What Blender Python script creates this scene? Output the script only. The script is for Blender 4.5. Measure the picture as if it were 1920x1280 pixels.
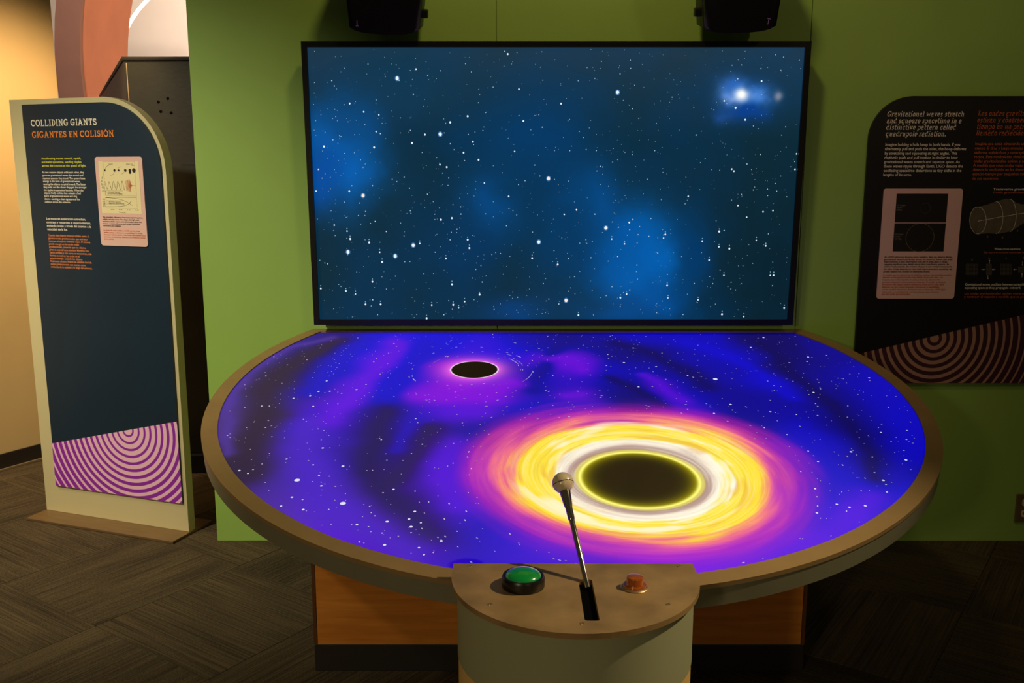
import bpy, bmesh, math, random
import numpy as np
from mathutils import Vector, Matrix, Euler

for o in list(bpy.data.objects):
    bpy.data.objects.remove(o)
scene = bpy.context.scene
C = scene.collection
random.seed(7)
rng = np.random.default_rng(11)

# ------------------------------------------------------------------ camera, world, lights, exposure
D = 3.8                      # camera to green wall, metres
F = 1767.0                   # focal length in pixels of the 1920 wide frame
TH = math.radians(10.3)      # pitch down
H = 0.4086 * D               # camera height
cd = bpy.data.cameras.new('camera'); cam = bpy.data.objects.new('camera', cd); C.objects.link(cam)
cd.sensor_width = 36.0; cd.lens = 36.0 * F / 1920.0; cd.clip_end = 60
cam.location = (0, 0, H); cam.rotation_euler = (math.pi / 2 - TH, 0, 0)
scene.camera = cam

w = bpy.data.worlds.new('world'); scene.world = w; w.use_nodes = True
w.node_tree.nodes['Background'].inputs[0].default_value = (1.0, 0.80, 0.52, 1)
w.node_tree.nodes['Background'].inputs[1].default_value = 0.03

scene.view_settings.view_transform = 'Standard'
scene.view_settings.look = 'None'
scene.view_settings.gamma = 1.0
scene.view_settings.use_curve_mapping = False
scene.view_settings.exposure = 0.0

def spot(name, loc, tgt, watts, col, deg, blend=0.6, rad=0.06):
    d = bpy.data.lights.new(name, 'SPOT'); d.energy = watts; d.color = col
    d.spot_size = math.radians(deg); d.spot_blend = blend; d.shadow_soft_size = rad
    o = bpy.data.objects.new(name, d); C.objects.link(o); o.location = loc
    o.rotation_euler = (Vector(tgt) - Vector(loc)).to_track_quat('-Z', 'Y').to_euler()
    return o
# ceiling track spots of the gallery and added fill spots (out of frame, above and behind the visitor)
spot('track_or_fill_spot', (-2.9, 1.3, 3.1), (-1.62, 3.9, 0.55), 430, (1.0, 0.86, 0.58), 58, 1.0, 0.08)
spot('track_or_fill_spot', (2.25, 1.98, 2.78), (0.10, 2.08, 0.65), 240, (1.0, 0.80, 0.48), 46, 1.0, 0.04)
spot('track_or_fill_spot', (0.1, 2.3, 3.5), (0.25, 3.8, 2.3), 54, (1.0, 0.70, 0.30), 110, 1.0, 0.12)
spot('track_or_fill_spot', (-2.6, -3.2, 2.4), (-0.35, 2.5, 0.45), 215, (1.0, 0.78, 0.46), 30, 1.0, 0.2)  # added fill from front left, standing in for bounced room light
spot('track_or_fill_spot', (2.4, -3.2, 2.4), (0.85, 2.7, 0.30), 60, (1.0, 0.78, 0.46), 30, 1.0, 0.2)  # added front right fill, likewise replacing diffuse light of the room
spot('track_or_fill_spot', (2.0, 1.5, 3.3), (1.75, 3.8, 1.75), 22, (1.0, 0.70, 0.36), 80, 1.0, 0.1)  # added spot to brighten the right part of the green wall
# warm wash on the wall by the entrance and in the room beyond
spot('wall_washer', (-1.72, 4.40, 2.5), (-2.62, 4.85, 1.25), 135, (1.0, 0.64, 0.32), 100, 1.0, 0.1)
spot('wall_washer', (-3.4, 3.0, 3.2), (-2.4, 4.0, 0.0), 190, (1.0, 0.72, 0.40), 55, 1.0, 0.1)
spot('portal_spot', (-1.1, 8.0, 2.9), (-3.4, 8.0, 2.5), 115, (1.0, 0.62, 0.36), 120, 1.0, 0.1)
spot('portal_spot', (-2.6, 5.3, 3.4), (-3.1, 7.4, 2.4), 190, (1.0, 0.74, 0.56), 60, 1.0, 0.1)
spot('far_room_spot', (-1.8, 8.9, 4.2), (-2.9, 10.8, 3.0), 620, (1.0, 0.82, 0.66), 130, 1.0, 0.2)

# ------------------------------------------------------------------ helpers
def ray(u, v):
    t = (640 - v) / F
    return Vector(((u - 960) / F, math.cos(TH) + t * math.sin(TH), -math.sin(TH) + t * math.cos(TH)))
CAM = Vector((0, 0, H))
def hit(u, v, p0, n):
    d = ray(u, v); s = (p0 - CAM).dot(n) / d.dot(n)
    return CAM + d * s
def on_wall(u, v, off=0.0):
    return hit(u, v, Vector((0, D - off, 0)), Vector((0, 1, 0)))
def on_floor(u, v, z=0.0):
    return hit(u, v, Vector((0, 0, z)), Vector((0, 0, 1)))

def lin(c):
    return tuple(((x / 255) / 12.92 if x / 255 <= 0.04045 else (((x / 255) + 0.055) / 1.055) ** 2.4) for x in c)

def tag(o, label=None, cat=None, group=None, kind=None):
    if label: o['label'] = label
    if cat: o['category'] = cat
    if group: o['group'] = group
    if kind: o['kind'] = kind
    return o
def empty(name, loc=(0, 0, 0), rot=None, label=None, cat=None, group=None, kind=None):
    o = bpy.data.objects.new(name, None); C.objects.link(o); o.location = loc
    if rot is not None: o.rotation_euler = rot
    o.empty_display_size = 0.1
    return tag(o, label, cat, group, kind)
def add(name, me, m, parent=None):
    o = bpy.data.objects.new(name, me); C.objects.link(o)
    if m is not None:
        me.materials.clear(); me.materials.append(m)
    if parent is not None: o.parent = parent
    return o
def from_bm(name, bm, m, parent=None, smooth=None):
    me = bpy.data.meshes.new(name)
    bmesh.ops.recalc_face_normals(bm, faces=bm.faces)
    bm.to_mesh(me); bm.free()
    if smooth is not None:
        for p in me.polygons: p.use_smooth = True
        me.set_sharp_from_angle(angle=math.radians(smooth))
    return add(name, me, m, parent)
def bm_box(bm, lo, hi, bev=0.0):
    r = bmesh.ops.create_cube(bm, size=1)
    for v in r['verts']:
        v.co = Vector([lo[i] + (v.co[i] + 0.5) * (hi[i] - lo[i]) for i in range(3)])
    if bev > 0:
        es = list({e for v in r['verts'] for e in v.link_edges})
        bmesh.ops.bevel(bm, geom=es, offset=bev, segments=2, affect='EDGES', profile=0.6)
def box(name, lo, hi, m, parent=None, bev=0.0):
    bm = bmesh.new(); bm_box(bm, lo, hi, bev)
    return from_bm(name, bm, m, parent)
def bm_prism(bm, pts, axis, a, b, bev=0.0):
    """pts: 2-D outline; axis 'z' -> (x,y,level), 'y' -> (x,level,z)"""
    mk = (lambda p, l: Vector((p[0], p[1], l))) if axis == 'z' else (lambda p, l: Vector((p[0], l, p[1])))
    va = [bm.verts.new(mk(p, a)) for p in pts]; vb = [bm.verts.new(mk(p, b)) for p in pts]
    n = len(pts)
    f1 = bm.faces.new(va); f2 = bm.faces.new(vb[::-1])
    for i in range(n):
        bm.faces.new((va[i], vb[i], vb[(i + 1) % n], va[(i + 1) % n]))
    if bev > 0:
        es = list(f1.edges) + list(f2.edges)
        bmesh.ops.bevel(bm, geom=es, offset=bev, segments=2, affect='EDGES', profile=0.6)
def prism(name, pts, axis, a, b, m, parent=None, bev=0.0, smooth=None):
    bm = bmesh.new(); bm_prism(bm, pts, axis, a, b, bev)
    return from_bm(name, bm, m, parent, smooth)
def lathe(name, prof, m, parent=None, n=40, smooth=40):
    bm = bmesh.new(); rings = []
    for r, z in prof:
        if r < 1e-6: rings.append([bm.verts.new((0, 0, z))])
        else: rings.append([bm.verts.new((r * math.cos(2 * math.pi * k / n), r * math.sin(2 * math.pi * k / n), z)) for k in range(n)])
    for A, B in zip(rings, rings[1:]):
        for k in range(n):
            j = (k + 1) % n
            if len(A) == 1 and len(B) == 1: continue
            if len(A) == 1: bm.faces.new((A[0], B[k], B[j]))
            elif len(B) == 1: bm.faces.new((A[k], B[0], A[j]))
            else: bm.faces.new((A[k], B[k], B[j], A[j]))
    return from_bm(name, bm, m, parent, smooth)
def tube_pts(name, pts, r, m, parent=None, n=12, closed=False):
    bm = bmesh.new(); rings = []; N = len(pts); P = [Vector(p) for p in pts]
    for i in range(N):
        a = P[(i - 1) % N] if closed or i > 0 else P[i]; b = P[(i + 1) % N] if closed or i < N - 1 else P[i]
        t = (b - a).normalized(); s = t.orthogonal() if i == 0 else (prev - t * prev.dot(t)); s.normalize(); prev = s
        q = t.cross(s)
        rings.append([bm.verts.new(P[i] + (s * math.cos(2 * math.pi * k / n) + q * math.sin(2 * math.pi * k / n)) * r) for k in range(n)])
    M = N if closed else N - 1
    for i in range(M):
        A, B = rings[i], rings[(i + 1) % N]
        for k in range(n): bm.faces.new((A[k], B[k], B[(k + 1) % n], A[(k + 1) % n]))
    if not closed:
        bm.faces.new(rings[0][::-1]); bm.faces.new(rings[-1])
    return from_bm(name, bm, m, parent, 50)

# ------------------------------------------------------------------ materials (node based)
def newmat(name):
    m = bpy.data.materials.new(name); m.use_nodes = True
    nt = m.node_tree; b = nt.nodes['Principled BSDF']
    return m, nt, b
def mat(name, rgb, rough=0.5, metal=0.0, var=0.10, scale=6.0, bump=0.0, bscale=200.0, coat=0.0, spec=0.5, stretch=(1, 1, 1)):
    m, nt, b = newmat(name); N = nt.nodes; L = nt.links
    tc = N.new('ShaderNodeTexCoord'); mp = N.new('ShaderNodeMapping'); mp.inputs['Scale'].default_value = stretch
    L.new(tc.outputs['Object'], mp.inputs['Vector'])
    nz = N.new('ShaderNodeTexNoise'); nz.inputs['Scale'].default_value = scale; nz.inputs['Detail'].default_value = 5
    L.new(mp.outputs[0], nz.inputs['Vector'])
    cr = N.new('ShaderNodeValToRGB')
    c = lin(rgb)
    cr.color_ramp.elements[0].position = 0.3; cr.color_ramp.elements[1].position = 0.7
    cr.color_ramp.elements[0].color = (*[x * (1 - var) for x in c], 1)
    cr.color_ramp.elements[1].color = (*[min(1, x * (1 + var)) for x in c], 1)
    L.new(nz.outputs['Fac'], cr.inputs[0]); L.new(cr.outputs[0], b.inputs['Base Color'])
    b.inputs['Roughness'].default_value = rough; b.inputs['Metallic'].default_value = metal
    b.inputs['Coat Weight'].default_value = coat; b.inputs['Specular IOR Level'].default_value = spec
    if bump > 0:
        n2 = N.new('ShaderNodeTexNoise'); n2.inputs['Scale'].default_value = bscale; n2.inputs['Detail'].default_value = 3
        L.new(mp.outputs[0], n2.inputs['Vector'])
        bp = N.new('ShaderNodeBump'); bp.inputs['Strength'].default_value = bump; bp.inputs['Distance'].default_value = 0.002
        L.new(n2.outputs['Fac'], bp.inputs['Height']); L.new(bp.outputs[0], b.inputs['Normal'])
    return m
def glow(name, rgb, strength):
    m, nt, b = newmat(name)
    b.inputs['Base Color'].default_value = (0.6, 0.6, 0.6, 1)
    nz = nt.nodes.new('ShaderNodeTexNoise'); nz.inputs['Scale'].default_value = 3
    mx = nt.nodes.new('ShaderNodeMix'); mx.data_type = 'RGBA'; mx.inputs[0].default_value = 0.04
    mx.inputs[6].default_value = (*lin(rgb), 1); nt.links.new(nz.outputs['Color'], mx.inputs[7])
    nt.links.new(mx.outputs[2], b.inputs['Emission Color']); b.inputs['Emission Strength'].default_value = strength
    return m

M = {}
M['green'] = mat('green_wall_paint', (146, 187, 88), 0.62, 0, 0.05, 2.5, 0.15, 350)
M['yellow'] = mat('cream_wall_paint', (214, 190, 138), 0.7, 0, 0.05, 2.0, 0.15, 350)
M['farwall'] = mat('pale_wall_paint', (222, 208, 196), 0.8, 0, 0.04, 1.5)
M['skirt'] = mat('dark_rubber_skirting', (40, 36, 32), 0.5, 0, 0.1)
M['skirt_lip'] = mat('skirting_lip', (120, 105, 80), 0.5, 0, 0.1)
M['black'] = mat('black_satin', (14, 14, 14), 0.42, 0, 0.15)
M['bezel'] = mat('black_bezel_plastic', (9, 9, 9), 0.35, 0, 0.1)
M['blackwall'] = mat('black_painted_partition', (34, 35, 30), 0.33, 0, 0.35, 3.0, 0.1, 60)
M['portal_face'] = mat('mauve_portal_paint', (150, 112, 100), 0.7, 0, 0.06)
M['portal_in'] = mat('orange_lit_portal_inner', (206, 130, 92), 0.65, 0, 0.08, 3)  # orange light on the portal's inner side put into its colour
M['cream'] = mat('cream_laminate', (206, 200, 160), 0.45, 0, 0.03, 3, 0.05, 300)
M['navy'] = mat('navy_print', (24, 46, 66), 0.42, 0, 0.06, 3, 0.1, 900)
M['plate'] = mat('bronze_metal_plate', (150, 125, 92), 0.42, 0.7, 0.1, 8, 0.1, 500, stretch=(1, 6, 1))
M['white_ink'] = mat('white_ink', (236, 230, 214), 0.6)
M['orange_ink'] = mat('orange_ink', (236, 140, 44), 0.6)
M['orange2_ink'] = mat('soft_orange_ink', (222, 140, 82), 0.6)
M['yellow_ink'] = mat('yellow_green_ink', (214, 216, 60), 0.6)
M['black_ink'] = mat('black_ink', (34, 28, 26), 0.6)
M['rust_ink'] = mat('rust_ink', (196, 96, 48), 0.6)
M['grey_ink'] = mat('grey_ink', (120, 112, 96), 0.6)
M['card'] = mat('pink_card', (224, 186, 178), 0.6, 0, 0.03)
M['paper'] = mat('pale_chart_paper', (232, 222, 176), 0.6, 0, 0.03)
M['metal'] = mat('brushed_rim_metal', (172, 140, 94), 0.46, 0.30, 0.06, 10, 0.08, 600)
M['metal_side'] = mat('rim_side_green_reflection', (150, 146, 118), 0.42, 0.35, 0.06, 10, 0.05, 600)  # greener grey than the cap: green wall's reflection put into the colour
M['steel'] = mat('stained_console_steel', (168, 136, 88), 0.5, 0.30, 0.28, 9, 0.1, 500)
M['chrome'] = mat('polished_chrome', (222, 214, 196), 0.12, 1.0, 0.03)
M['grey_lam'] = mat('grey_green_laminate', (160, 160, 124), 0.5, 0, 0.03)
M['beige_lam'] = mat('beige_laminate', (226, 186, 112), 0.5, 0, 0.04)
M['board'] = mat('black_print_board', (16, 14, 14), 0.5, 0, 0.15, 3, 0.1, 900)
M['ivory'] = mat('ivory_plastic', (214, 196, 160), 0.22, 0, 0.02, coat=0.4)
M['screw'] = mat('screw_metal', (190, 165, 125), 0.35, 0.8)
M['slot'] = mat('slot_black', (4, 4, 4), 0.8, spec=0.05)

# wood
m, nt, b = newmat('maple_veneer'); M['wood'] = m
N, L = nt.nodes, nt.links
tc = N.new('ShaderNodeTexCoord'); mp = N.new('ShaderNodeMapping'); mp.inputs['Scale'].default_value = (1.2, 8, 14)
nz = N.new('ShaderNodeTexNoise'); nz.inputs['Scale'].default_value = 3; nz.inputs['Detail'].default_value = 8; nz.inputs['Distortion'].default_value = 0.6
cr = N.new('ShaderNodeValToRGB'); cr.color_ramp.elements[0].position = 0.25; cr.color_ramp.elements[1].position = 0.75
cr.color_ramp.elements[0].color = (*lin((190, 112, 34)), 1); cr.color_ramp.elements[1].color = (*lin((226, 146, 56)), 1)
L.new(tc.outputs['Object'], mp.inputs[0]); L.new(mp.outputs[0], nz.inputs['Vector']); L.new(nz.outputs['Fac'], cr.inputs[0]); L.new(cr.outputs[0], b.inputs['Base Color'])
b.inputs['Roughness'].default_value = 0.45
M['wood_edge'] = mat('dark_wood_edge', (96, 58, 26), 0.45)

# carpet: fine lines along the tile's own x, tile by tile quarter-turned
m, nt, b = newmat('carpet_loop_pile'); M['carpet'] = m
N, L = nt.nodes, nt.links
tc = N.new('ShaderNodeTexCoord'); oi = N.new('ShaderNodeObjectInfo')
mul = N.new('ShaderNodeVectorMath'); mul.operation = 'SCALE'; mul.inputs[0].default_value = (37, 91, 53); L.new(oi.outputs['Random'], mul.inputs['Scale'])
ad = N.new('ShaderNodeVectorMath'); L.new(tc.outputs['Object'], ad.inputs[0]); L.new(mul.outputs[0], ad.inputs[1])
def nzs(scale, sv, detail=4, rough=0.6):
    mp = N.new('ShaderNodeMapping'); mp.inputs['Scale'].default_value = sv; L.new(ad.outputs[0], mp.inputs[0])
    n = N.new('ShaderNodeTexNoise'); n.inputs['Scale'].default_value = scale; n.inputs['Detail'].default_value = detail; n.inputs['Roughness'].default_value = rough
    L.new(mp.outputs[0], n.inputs['Vector']); return n
n1 = nzs(1.0, (2.0, 160, 1), 2); n2 = nzs(1.0, (1.8, 7, 1), 3); n3 = nzs(300, (1, 1, 1), 2)
def math_(op, a, bb):
    x = N.new('ShaderNodeMath'); x.operation = op
    for i, k in enumerate((a, bb)):
        if isinstance(k, (int, float)): x.inputs[i].default_value = k
        else: L.new(k, x.inputs[i])
    return x.outputs[0]
s1 = math_('ADD', math_('MULTIPLY', n1.outputs['Fac'], 0.42), math_('MULTIPLY', n2.outputs['Fac'], 0.24))
s1 = math_('ADD', s1, math_('MULTIPLY', n3.outputs['Fac'], 0.46))
s1 = math_('ADD', s1, math_('MULTIPLY', oi.outputs['Random'], 0.06))
cr = N.new('ShaderNodeValToRGB'); E_ = cr.color_ramp.elements
E_[0].position = 0.42; E_[0].color = (*lin((38, 34, 28)), 1)
E_[1].position = 0.72; E_[1].color = (*lin((98, 86, 64)), 1)
e = E_.new(0.54); e.color = (*lin((64, 56, 44)), 1)
L.new(s1, cr.inputs[0]); L.new(cr.outputs[0], b.inputs['Base Color'])
b.inputs['Roughness'].default_value = 0.95; b.inputs['Specular IOR Level'].default_value = 0.1
bp = N.new('ShaderNodeBump'); bp.inputs['Strength'].default_value = 0.6; bp.inputs['Distance'].default_value = 0.004
L.new(s1, bp.inputs['Height']); L.new(bp.outputs[0], b.inputs['Normal'])

# concentric ring print: centre, ring count etc. in the object's own x / z
def ring_print(name, dark, light, cx, cz, pitch, duty0, duty1):
    m, nt, b = newmat(name); N, L = nt.nodes, nt.links
    tc = N.new('ShaderNodeTexCoord'); sx = N.new('ShaderNodeSeparateXYZ'); L.new(tc.outputs['Object'], sx.inputs[0])
    def mt(op, a, bb=0.0):
        x = N.new('ShaderNodeMath'); x.operation = op
        for i, k in enumerate((a, bb)):
            if isinstance(k, (int, float)): x.inputs[i].default_value = k
            else: L.new(k, x.inputs[i])
        return x.outputs[0]
    dx = mt('SUBTRACT', sx.outputs['X'], cx); dz = mt('SUBTRACT', sx.outputs['Z'], cz)
    r = mt('SQRT', mt('ADD', mt('MULTIPLY', dx, dx), mt('MULTIPLY', dz, dz)))
    k = mt('DIVIDE', r, pitch); fr = mt('FRACT', k)
    d = mt('SUBTRACT', duty0, mt('MULTIPLY', k, duty1))
    on = mt('LESS_THAN', fr, d)
    mx = N.new('ShaderNodeMix'); mx.data_type = 'RGBA'; L.new(on, mx.inputs[0])
    mx.inputs[6].default_value = (*lin(dark), 1); mx.inputs[7].default_value = (*lin(light), 1)
    L.new(mx.outputs[2], b.inputs['Base Color']); b.inputs['Roughness'].default_value = 0.5
    return m

# ------------------------------------------------------------------ lettering
_font = None
def text_mesh(lines, size, pitch, width=None, bold=0.0, align='LEFT', shear=0.0):
    """lines -> flat mesh in local x / z, first baseline at z = 0, longest line scaled to width"""
    cu = bpy.data.curves.new('t', 'FONT'); cu.body = '\n'.join(lines); cu.size = 1.0
    cu.resolution_u = 2; cu.offset = bold; cu.align_x = align; cu.shear = shear; cu.fill_mode = 'FRONT'
    ob = bpy.data.objects.new('t', cu); C.objects.link(ob)
    dg = bpy.context.evaluated_depsgraph_get(); dg.update()
    me = bpy.data.meshes.new_from_object(ob.evaluated_get(dg))
    bpy.data.objects.remove(ob); bpy.data.curves.remove(cu)
    n = len(me.vertices); co = np.empty(n * 3, np.float32); me.vertices.foreach_get('co', co); co = co.reshape(-1, 3)
    x = co[:, 0].copy(); y = co[:, 1].copy()
    # default line pitch of the built-in font is 1.0 per size unit
    row = np.clip(np.floor((-y + 0.75) / 1.0), 0, len(lines) - 1) if len(lines) > 1 else np.zeros(n)
    ly = y + row * 1.0
    ext = x.max() - (0 if align == 'LEFT' else x.min())
    sx = (width / ext) if width else size
    out = np.zeros_like(co); out[:, 0] = x * sx; out[:, 2] = ly * size - row * pitch
    me.vertices.foreach_set('co', out.ravel()); me.update()
    return me

# slab serif lettering drawn from strokes
def stroke(pts, wd, closed=False):
    P = [Vector(p) for p in pts]; n = len(P); Lf, Rt = [], []
    for i in range(n):
        a = P[(i - 1) % n] if (closed or i > 0) else P[i]; c = P[(i + 1) % n] if (closed or i < n - 1) else P[i]
        t = (c - a).normalized(); nn = Vector((-t.y, t.x)) * wd / 2
        Lf.append(P[i] + nn); Rt.append(P[i] - nn)
    q = []
    for i in range(n if closed else n - 1):
        j = (i + 1) % n; q.append([Lf[i], Lf[j], Rt[j], Rt[i]])
    return q
def el(cx, cy, rx, ry, a0, a1, n=14):
    return [(cx + rx * math.cos(math.radians(a0 + (a1 - a0) * k / n)), cy + ry * math.sin(math.radians(a0 + (a1 - a0) * k / n))) for k in range(n + 1)]
def bar(x0, x1, y0, y1): return [[Vector((x0, y0)), Vector((x1, y0)), Vector((x1, y1)), Vector((x0, y1))]]
W_, S_, O_ = 0.17, 0.12, 0.10
def stem(x, y0=0, y1=1, tl=1, tr=1, bl=1, br=1, wd=W_):
    h = wd / 2; q = bar(x - h, x + h, y0, y1)
    if tl or tr: q += bar(x - h - O_ * tl, x + h + O_ * tr, y1 - S_, y1)
    if bl or br: q += bar(x - h - O_ * bl, x + h + O_ * br, y0, y0 + S_)
    return q
X = 0.70
def accent(cx, y): return stroke([(cx - 0.06, y), (cx + 0.09, y + 0.17)], 0.11)
G_ = {}
G_['C'] = (stroke(el(.47, .5, .37, .43, 42, 318), W_) + bar(.70, .80, .68, 1.0), .90)
G_['O'] = (stroke(el(.48, .5, .38, .43, 0, 360, 24)[:-1], W_, True), .97)
G_['L'] = (stem(.24) + bar(.2, .76, 0, S_) + bar(.66, .76, 0, .34), .82)
G_['I'] = (stem(.23), .46)
G_['D'] = (stem(.24, tr=0, br=0) + stroke(el(.26, .5, .46, .44, 90, -90), .13) , .88)
G_['N'] = (stem(.22, br=1, tr=0, wd=.13) + stem(.76, tl=1, bl=0, wd=.13) + stroke([(.20, .98), (.78, .02)], .17), 1.0)
G_['G'] = (stroke(el(.47, .5, .37, .43, 42, 318), W_) + bar(.70, .80, .68, 1.0) + bar(.66, .82, .05, .48) + bar(.5, .9, .38, .48), .96)
G_['A'] = (stroke([(.16, .05), (.46, .98)], .14) + stroke([(.80, .05), (.46, .98)], .17) + bar(.24, .70, .28, .39) + bar(.0, .34, 0, S_) + bar(.62, .98, 0, S_) + bar(.34, .58, .88, 1.0), .99)
G_['T'] = (stem(.42, tl=0, tr=0) + bar(.04, .80, .87, 1) + bar(.04, .14, .66, 1) + bar(.70, .80, .66, 1), .86)
G_['S'] = (stroke([(.60, .72), (.55, .86), (.38, .92), (.20, .88), (.13, .74), (.20, .60), (.38, .52), (.56, .43), (.62, .27), (.54, .12), (.36, .08), (.18, .12), (.11, .28)], W_) + bar(.55, .64, .66, .98) + bar(.07, .16, .02, .34), .74)
G_['E'] = (stem(.24, tr=0, br=0) + bar(.2, .72, 0, S_) + bar(.2, .70, .88, 1) + bar(.2, .56, .45, .57) + bar(.63, .73, 0, .32) + bar(.61, .71, .68, 1) + bar(.47, .56, .36, .66), .80)
G_['Ó'] = (G_['O'][0] + accent(.48, 1.04), .97)
Lw = .15
def _a(): return stroke([(.13, .50), (.20, .62), (.34, .65), (.45, .58), (.47, .44), (.47, .10), (.52, .04), (.60, .05)], Lw) + stroke(el(.29, .22, .19, .17, 0, 360, 14)[:-1], .13, True)
def ring(cx): return stroke(el(cx, X / 2, .22, .29, 0, 360, 16)[:-1], Lw, True)
def st(x, y0, y1, **k): return stem(x, y0, y1, wd=Lw, **k)
def arch(x0, x1): return stroke([(x0, .44), (x0 + .08, .58), ((x0 + x1) / 2 + .02, .64), (x1 - .03, .58), (x1, .42), (x1, .04)], Lw)
G_['a'] = (_a(), .66)
G_['b'] = (st(.18, 0, 1.02, tr=0, bl=0, br=0) + ring(.38), .70)
G_['c'] = (stroke(el(.34, X / 2, .22, .29, 50, 320), Lw) + bar(.44, .54, .44, .66), .60)
G_['d'] = (st(.50, 0, 1.02, tr=0, bl=0) + ring(.30), .74)
G_['e'] = (stroke(el(.32, X / 2, .22, .29, 0, 315), Lw) + bar(.12, .60, .30, .40), .62)
G_['f'] = (st(.22, 0, .8, tl=0, tr=0) + stroke([(.22, .78), (.26, .92), (.38, .97), (.50, .92)], Lw) + bar(.06, .42, X - .1, X), .46)
G_['g'] = (ring(.30) + stroke([(.50, .66), (.50, -.08), (.42, -.22), (.26, -.25), (.12, -.18)], Lw) + bar(.48, .66, X - .1, X), .70)
G_['h'] = (st(.18, 0, 1.02, tr=0) + arch(.18, .54) + bar(.42, .70, 0, .1), .76)
G_['i'] = (st(.18, 0, X, tr=0) + bar(.09, .27, .84, 1.0), .38)
G_['l'] = (st(.18, 0, 1.02, tr=0), .38)
G_['m'] = (st(.18, 0, X, tr=0) + arch(.18, .52) + arch(.52, .86) + bar(.43, .63, 0, .1) + bar(.76, 1.02, 0, .1), 1.08)
G_['n'] = (st(.18, 0, X, tr=0) + arch(.18, .54) + bar(.42, .70, 0, .1), .76)
G_['o'] = (ring(.32), .66)
G_['p'] = (st(.18, -.30, X, tr=0) + ring(.40), .72)
G_['q'] = (st(.50, -.30, X, tl=0) + ring(.30), .74)
G_['r'] = (st(.18, 0, X, tr=0) + stroke([(.20, .42), (.28, .58), (.40, .64), (.50, .60)], Lw), .54)
G_['s'] = (stroke([(.44, .50), (.38, .62), (.26, .65), (.14, .58), (.14, .46), (.26, .38), (.40, .30), (.45, .20), (.38, .08), (.24, .05), (.11, .14)], .14), .56)
G_['t'] = (stroke([(.20, .92), (.20, .18), (.26, .06), (.36, .05), (.45, .12)], Lw) + bar(.04, .44, X - .1, X), .50)
G_['u'] = (stroke([(.18, .68), (.18, .24), (.24, .10), (.36, .06), (.50, .18)], Lw) + st(.52, 0, X, tr=0, bl=0) + bar(.04, .2, X - .1, X), .76)
G_['v'] = (stroke([(.12, .66), (.32, .04)], .14) + stroke([(.54, .66), (.32, .04)], .14) + bar(.0, .26, X - .1, X) + bar(.42, .66, X - .1, X), .66)
G_['w'] = (stroke([(.12, .66), (.28, .04)], .13) + stroke([(.48, .66), (.28, .04)], .13) + stroke([(.48, .66), (.68, .04)], .13) + stroke([(.86, .66), (.68, .04)], .13) + bar(.0, .24, X - .1, X) + bar(.76, .98, X - .1, X), .98)
G_['y'] = (stroke([(.12, .66), (.32, .06)], .14) + stroke([(.54, .66), (.28, -.20), (.10, -.24)], .14) + bar(.0, .26, X - .1, X) + bar(.42, .66, X - .1, X), .66)
G_['z'] = (bar(.08, .52, X - .12, X) + bar(.06, .54, 0, .12) + stroke([(.48, .62), (.12, .08)], .14), .60)
G_['.'] = (bar(.08, .26, 0, .18), .34)
G_['-'] = (bar(.04, .34, .28, .40), .40)
G_['ó'] = (G_['o'][0] + accent(.32, .82), .66)
def slab_mesh(lines, size, pitch, width=None, shear=0.0, gap=0.04, align='LEFT'):
    rows = []; mxw = 0
    for ln in lines:
        x = 0; qs = []
        for ch in ln:
            if ch == ' ': x += 0.36; continue
            g, adv = G_[ch]
            for q in g: qs.append([(p.x + x + shear * p.y, p.y) for p in q])
            x += adv + gap
        rows.append(qs); mxw = max(mxw, x)
    sx = width / mxw if width else size
    V, Fc = [], []
    for r, qs in enumerate(rows):
        for q in qs:
            i = len(V); V += [(p[0] * sx, 0, p[1] * size - r * pitch) for p in q]
            a = sum(q[k][0] * q[(k + 1) % 4][1] - q[(k + 1) % 4][0] * q[k][1] for k in range(4))
            Fc.append((i, i + 1, i + 2, i + 3) if a > 0 else (i + 3, i + 2, i + 1, i))
    me = bpy.data.meshes.new('lettering'); me.from_pydata(V, [], Fc); me.update()
    return me
def put(name, me, m, parent, x, y, z):
    o = add(name, me, m, parent); o.location = (x, y, z); return o
def line2d(name, paths, wd, m, parent, y):
    """flat printed strokes in local x / z"""
    V, Fc = [], []
    for pts in paths:
        for q in stroke(pts, wd):
            i = len(V); V += [(p.x, 0, p.y) for p in q]; Fc.append((i, i + 1, i + 2, i + 3))
    me = bpy.data.meshes.new(name); me.from_pydata(V, [], Fc); me.update()
    o = add(name, me, m, parent); o.location = (0, y, 0); return o
def rrect(x0, x1, z0, z1, r, n=5):
    out = []
    for cx, cz, a in ((x1 - r, z1 - r, 0), (x0 + r, z1 - r, 90), (x0 + r, z0 + r, 180), (x1 - r, z0 + r, 270)):
        out += [(cx + r * math.cos(math.radians(a + 90 * k / n)), cz + r * math.sin(math.radians(a + 90 * k / n))) for k in range(n + 1)]
    return out

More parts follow.
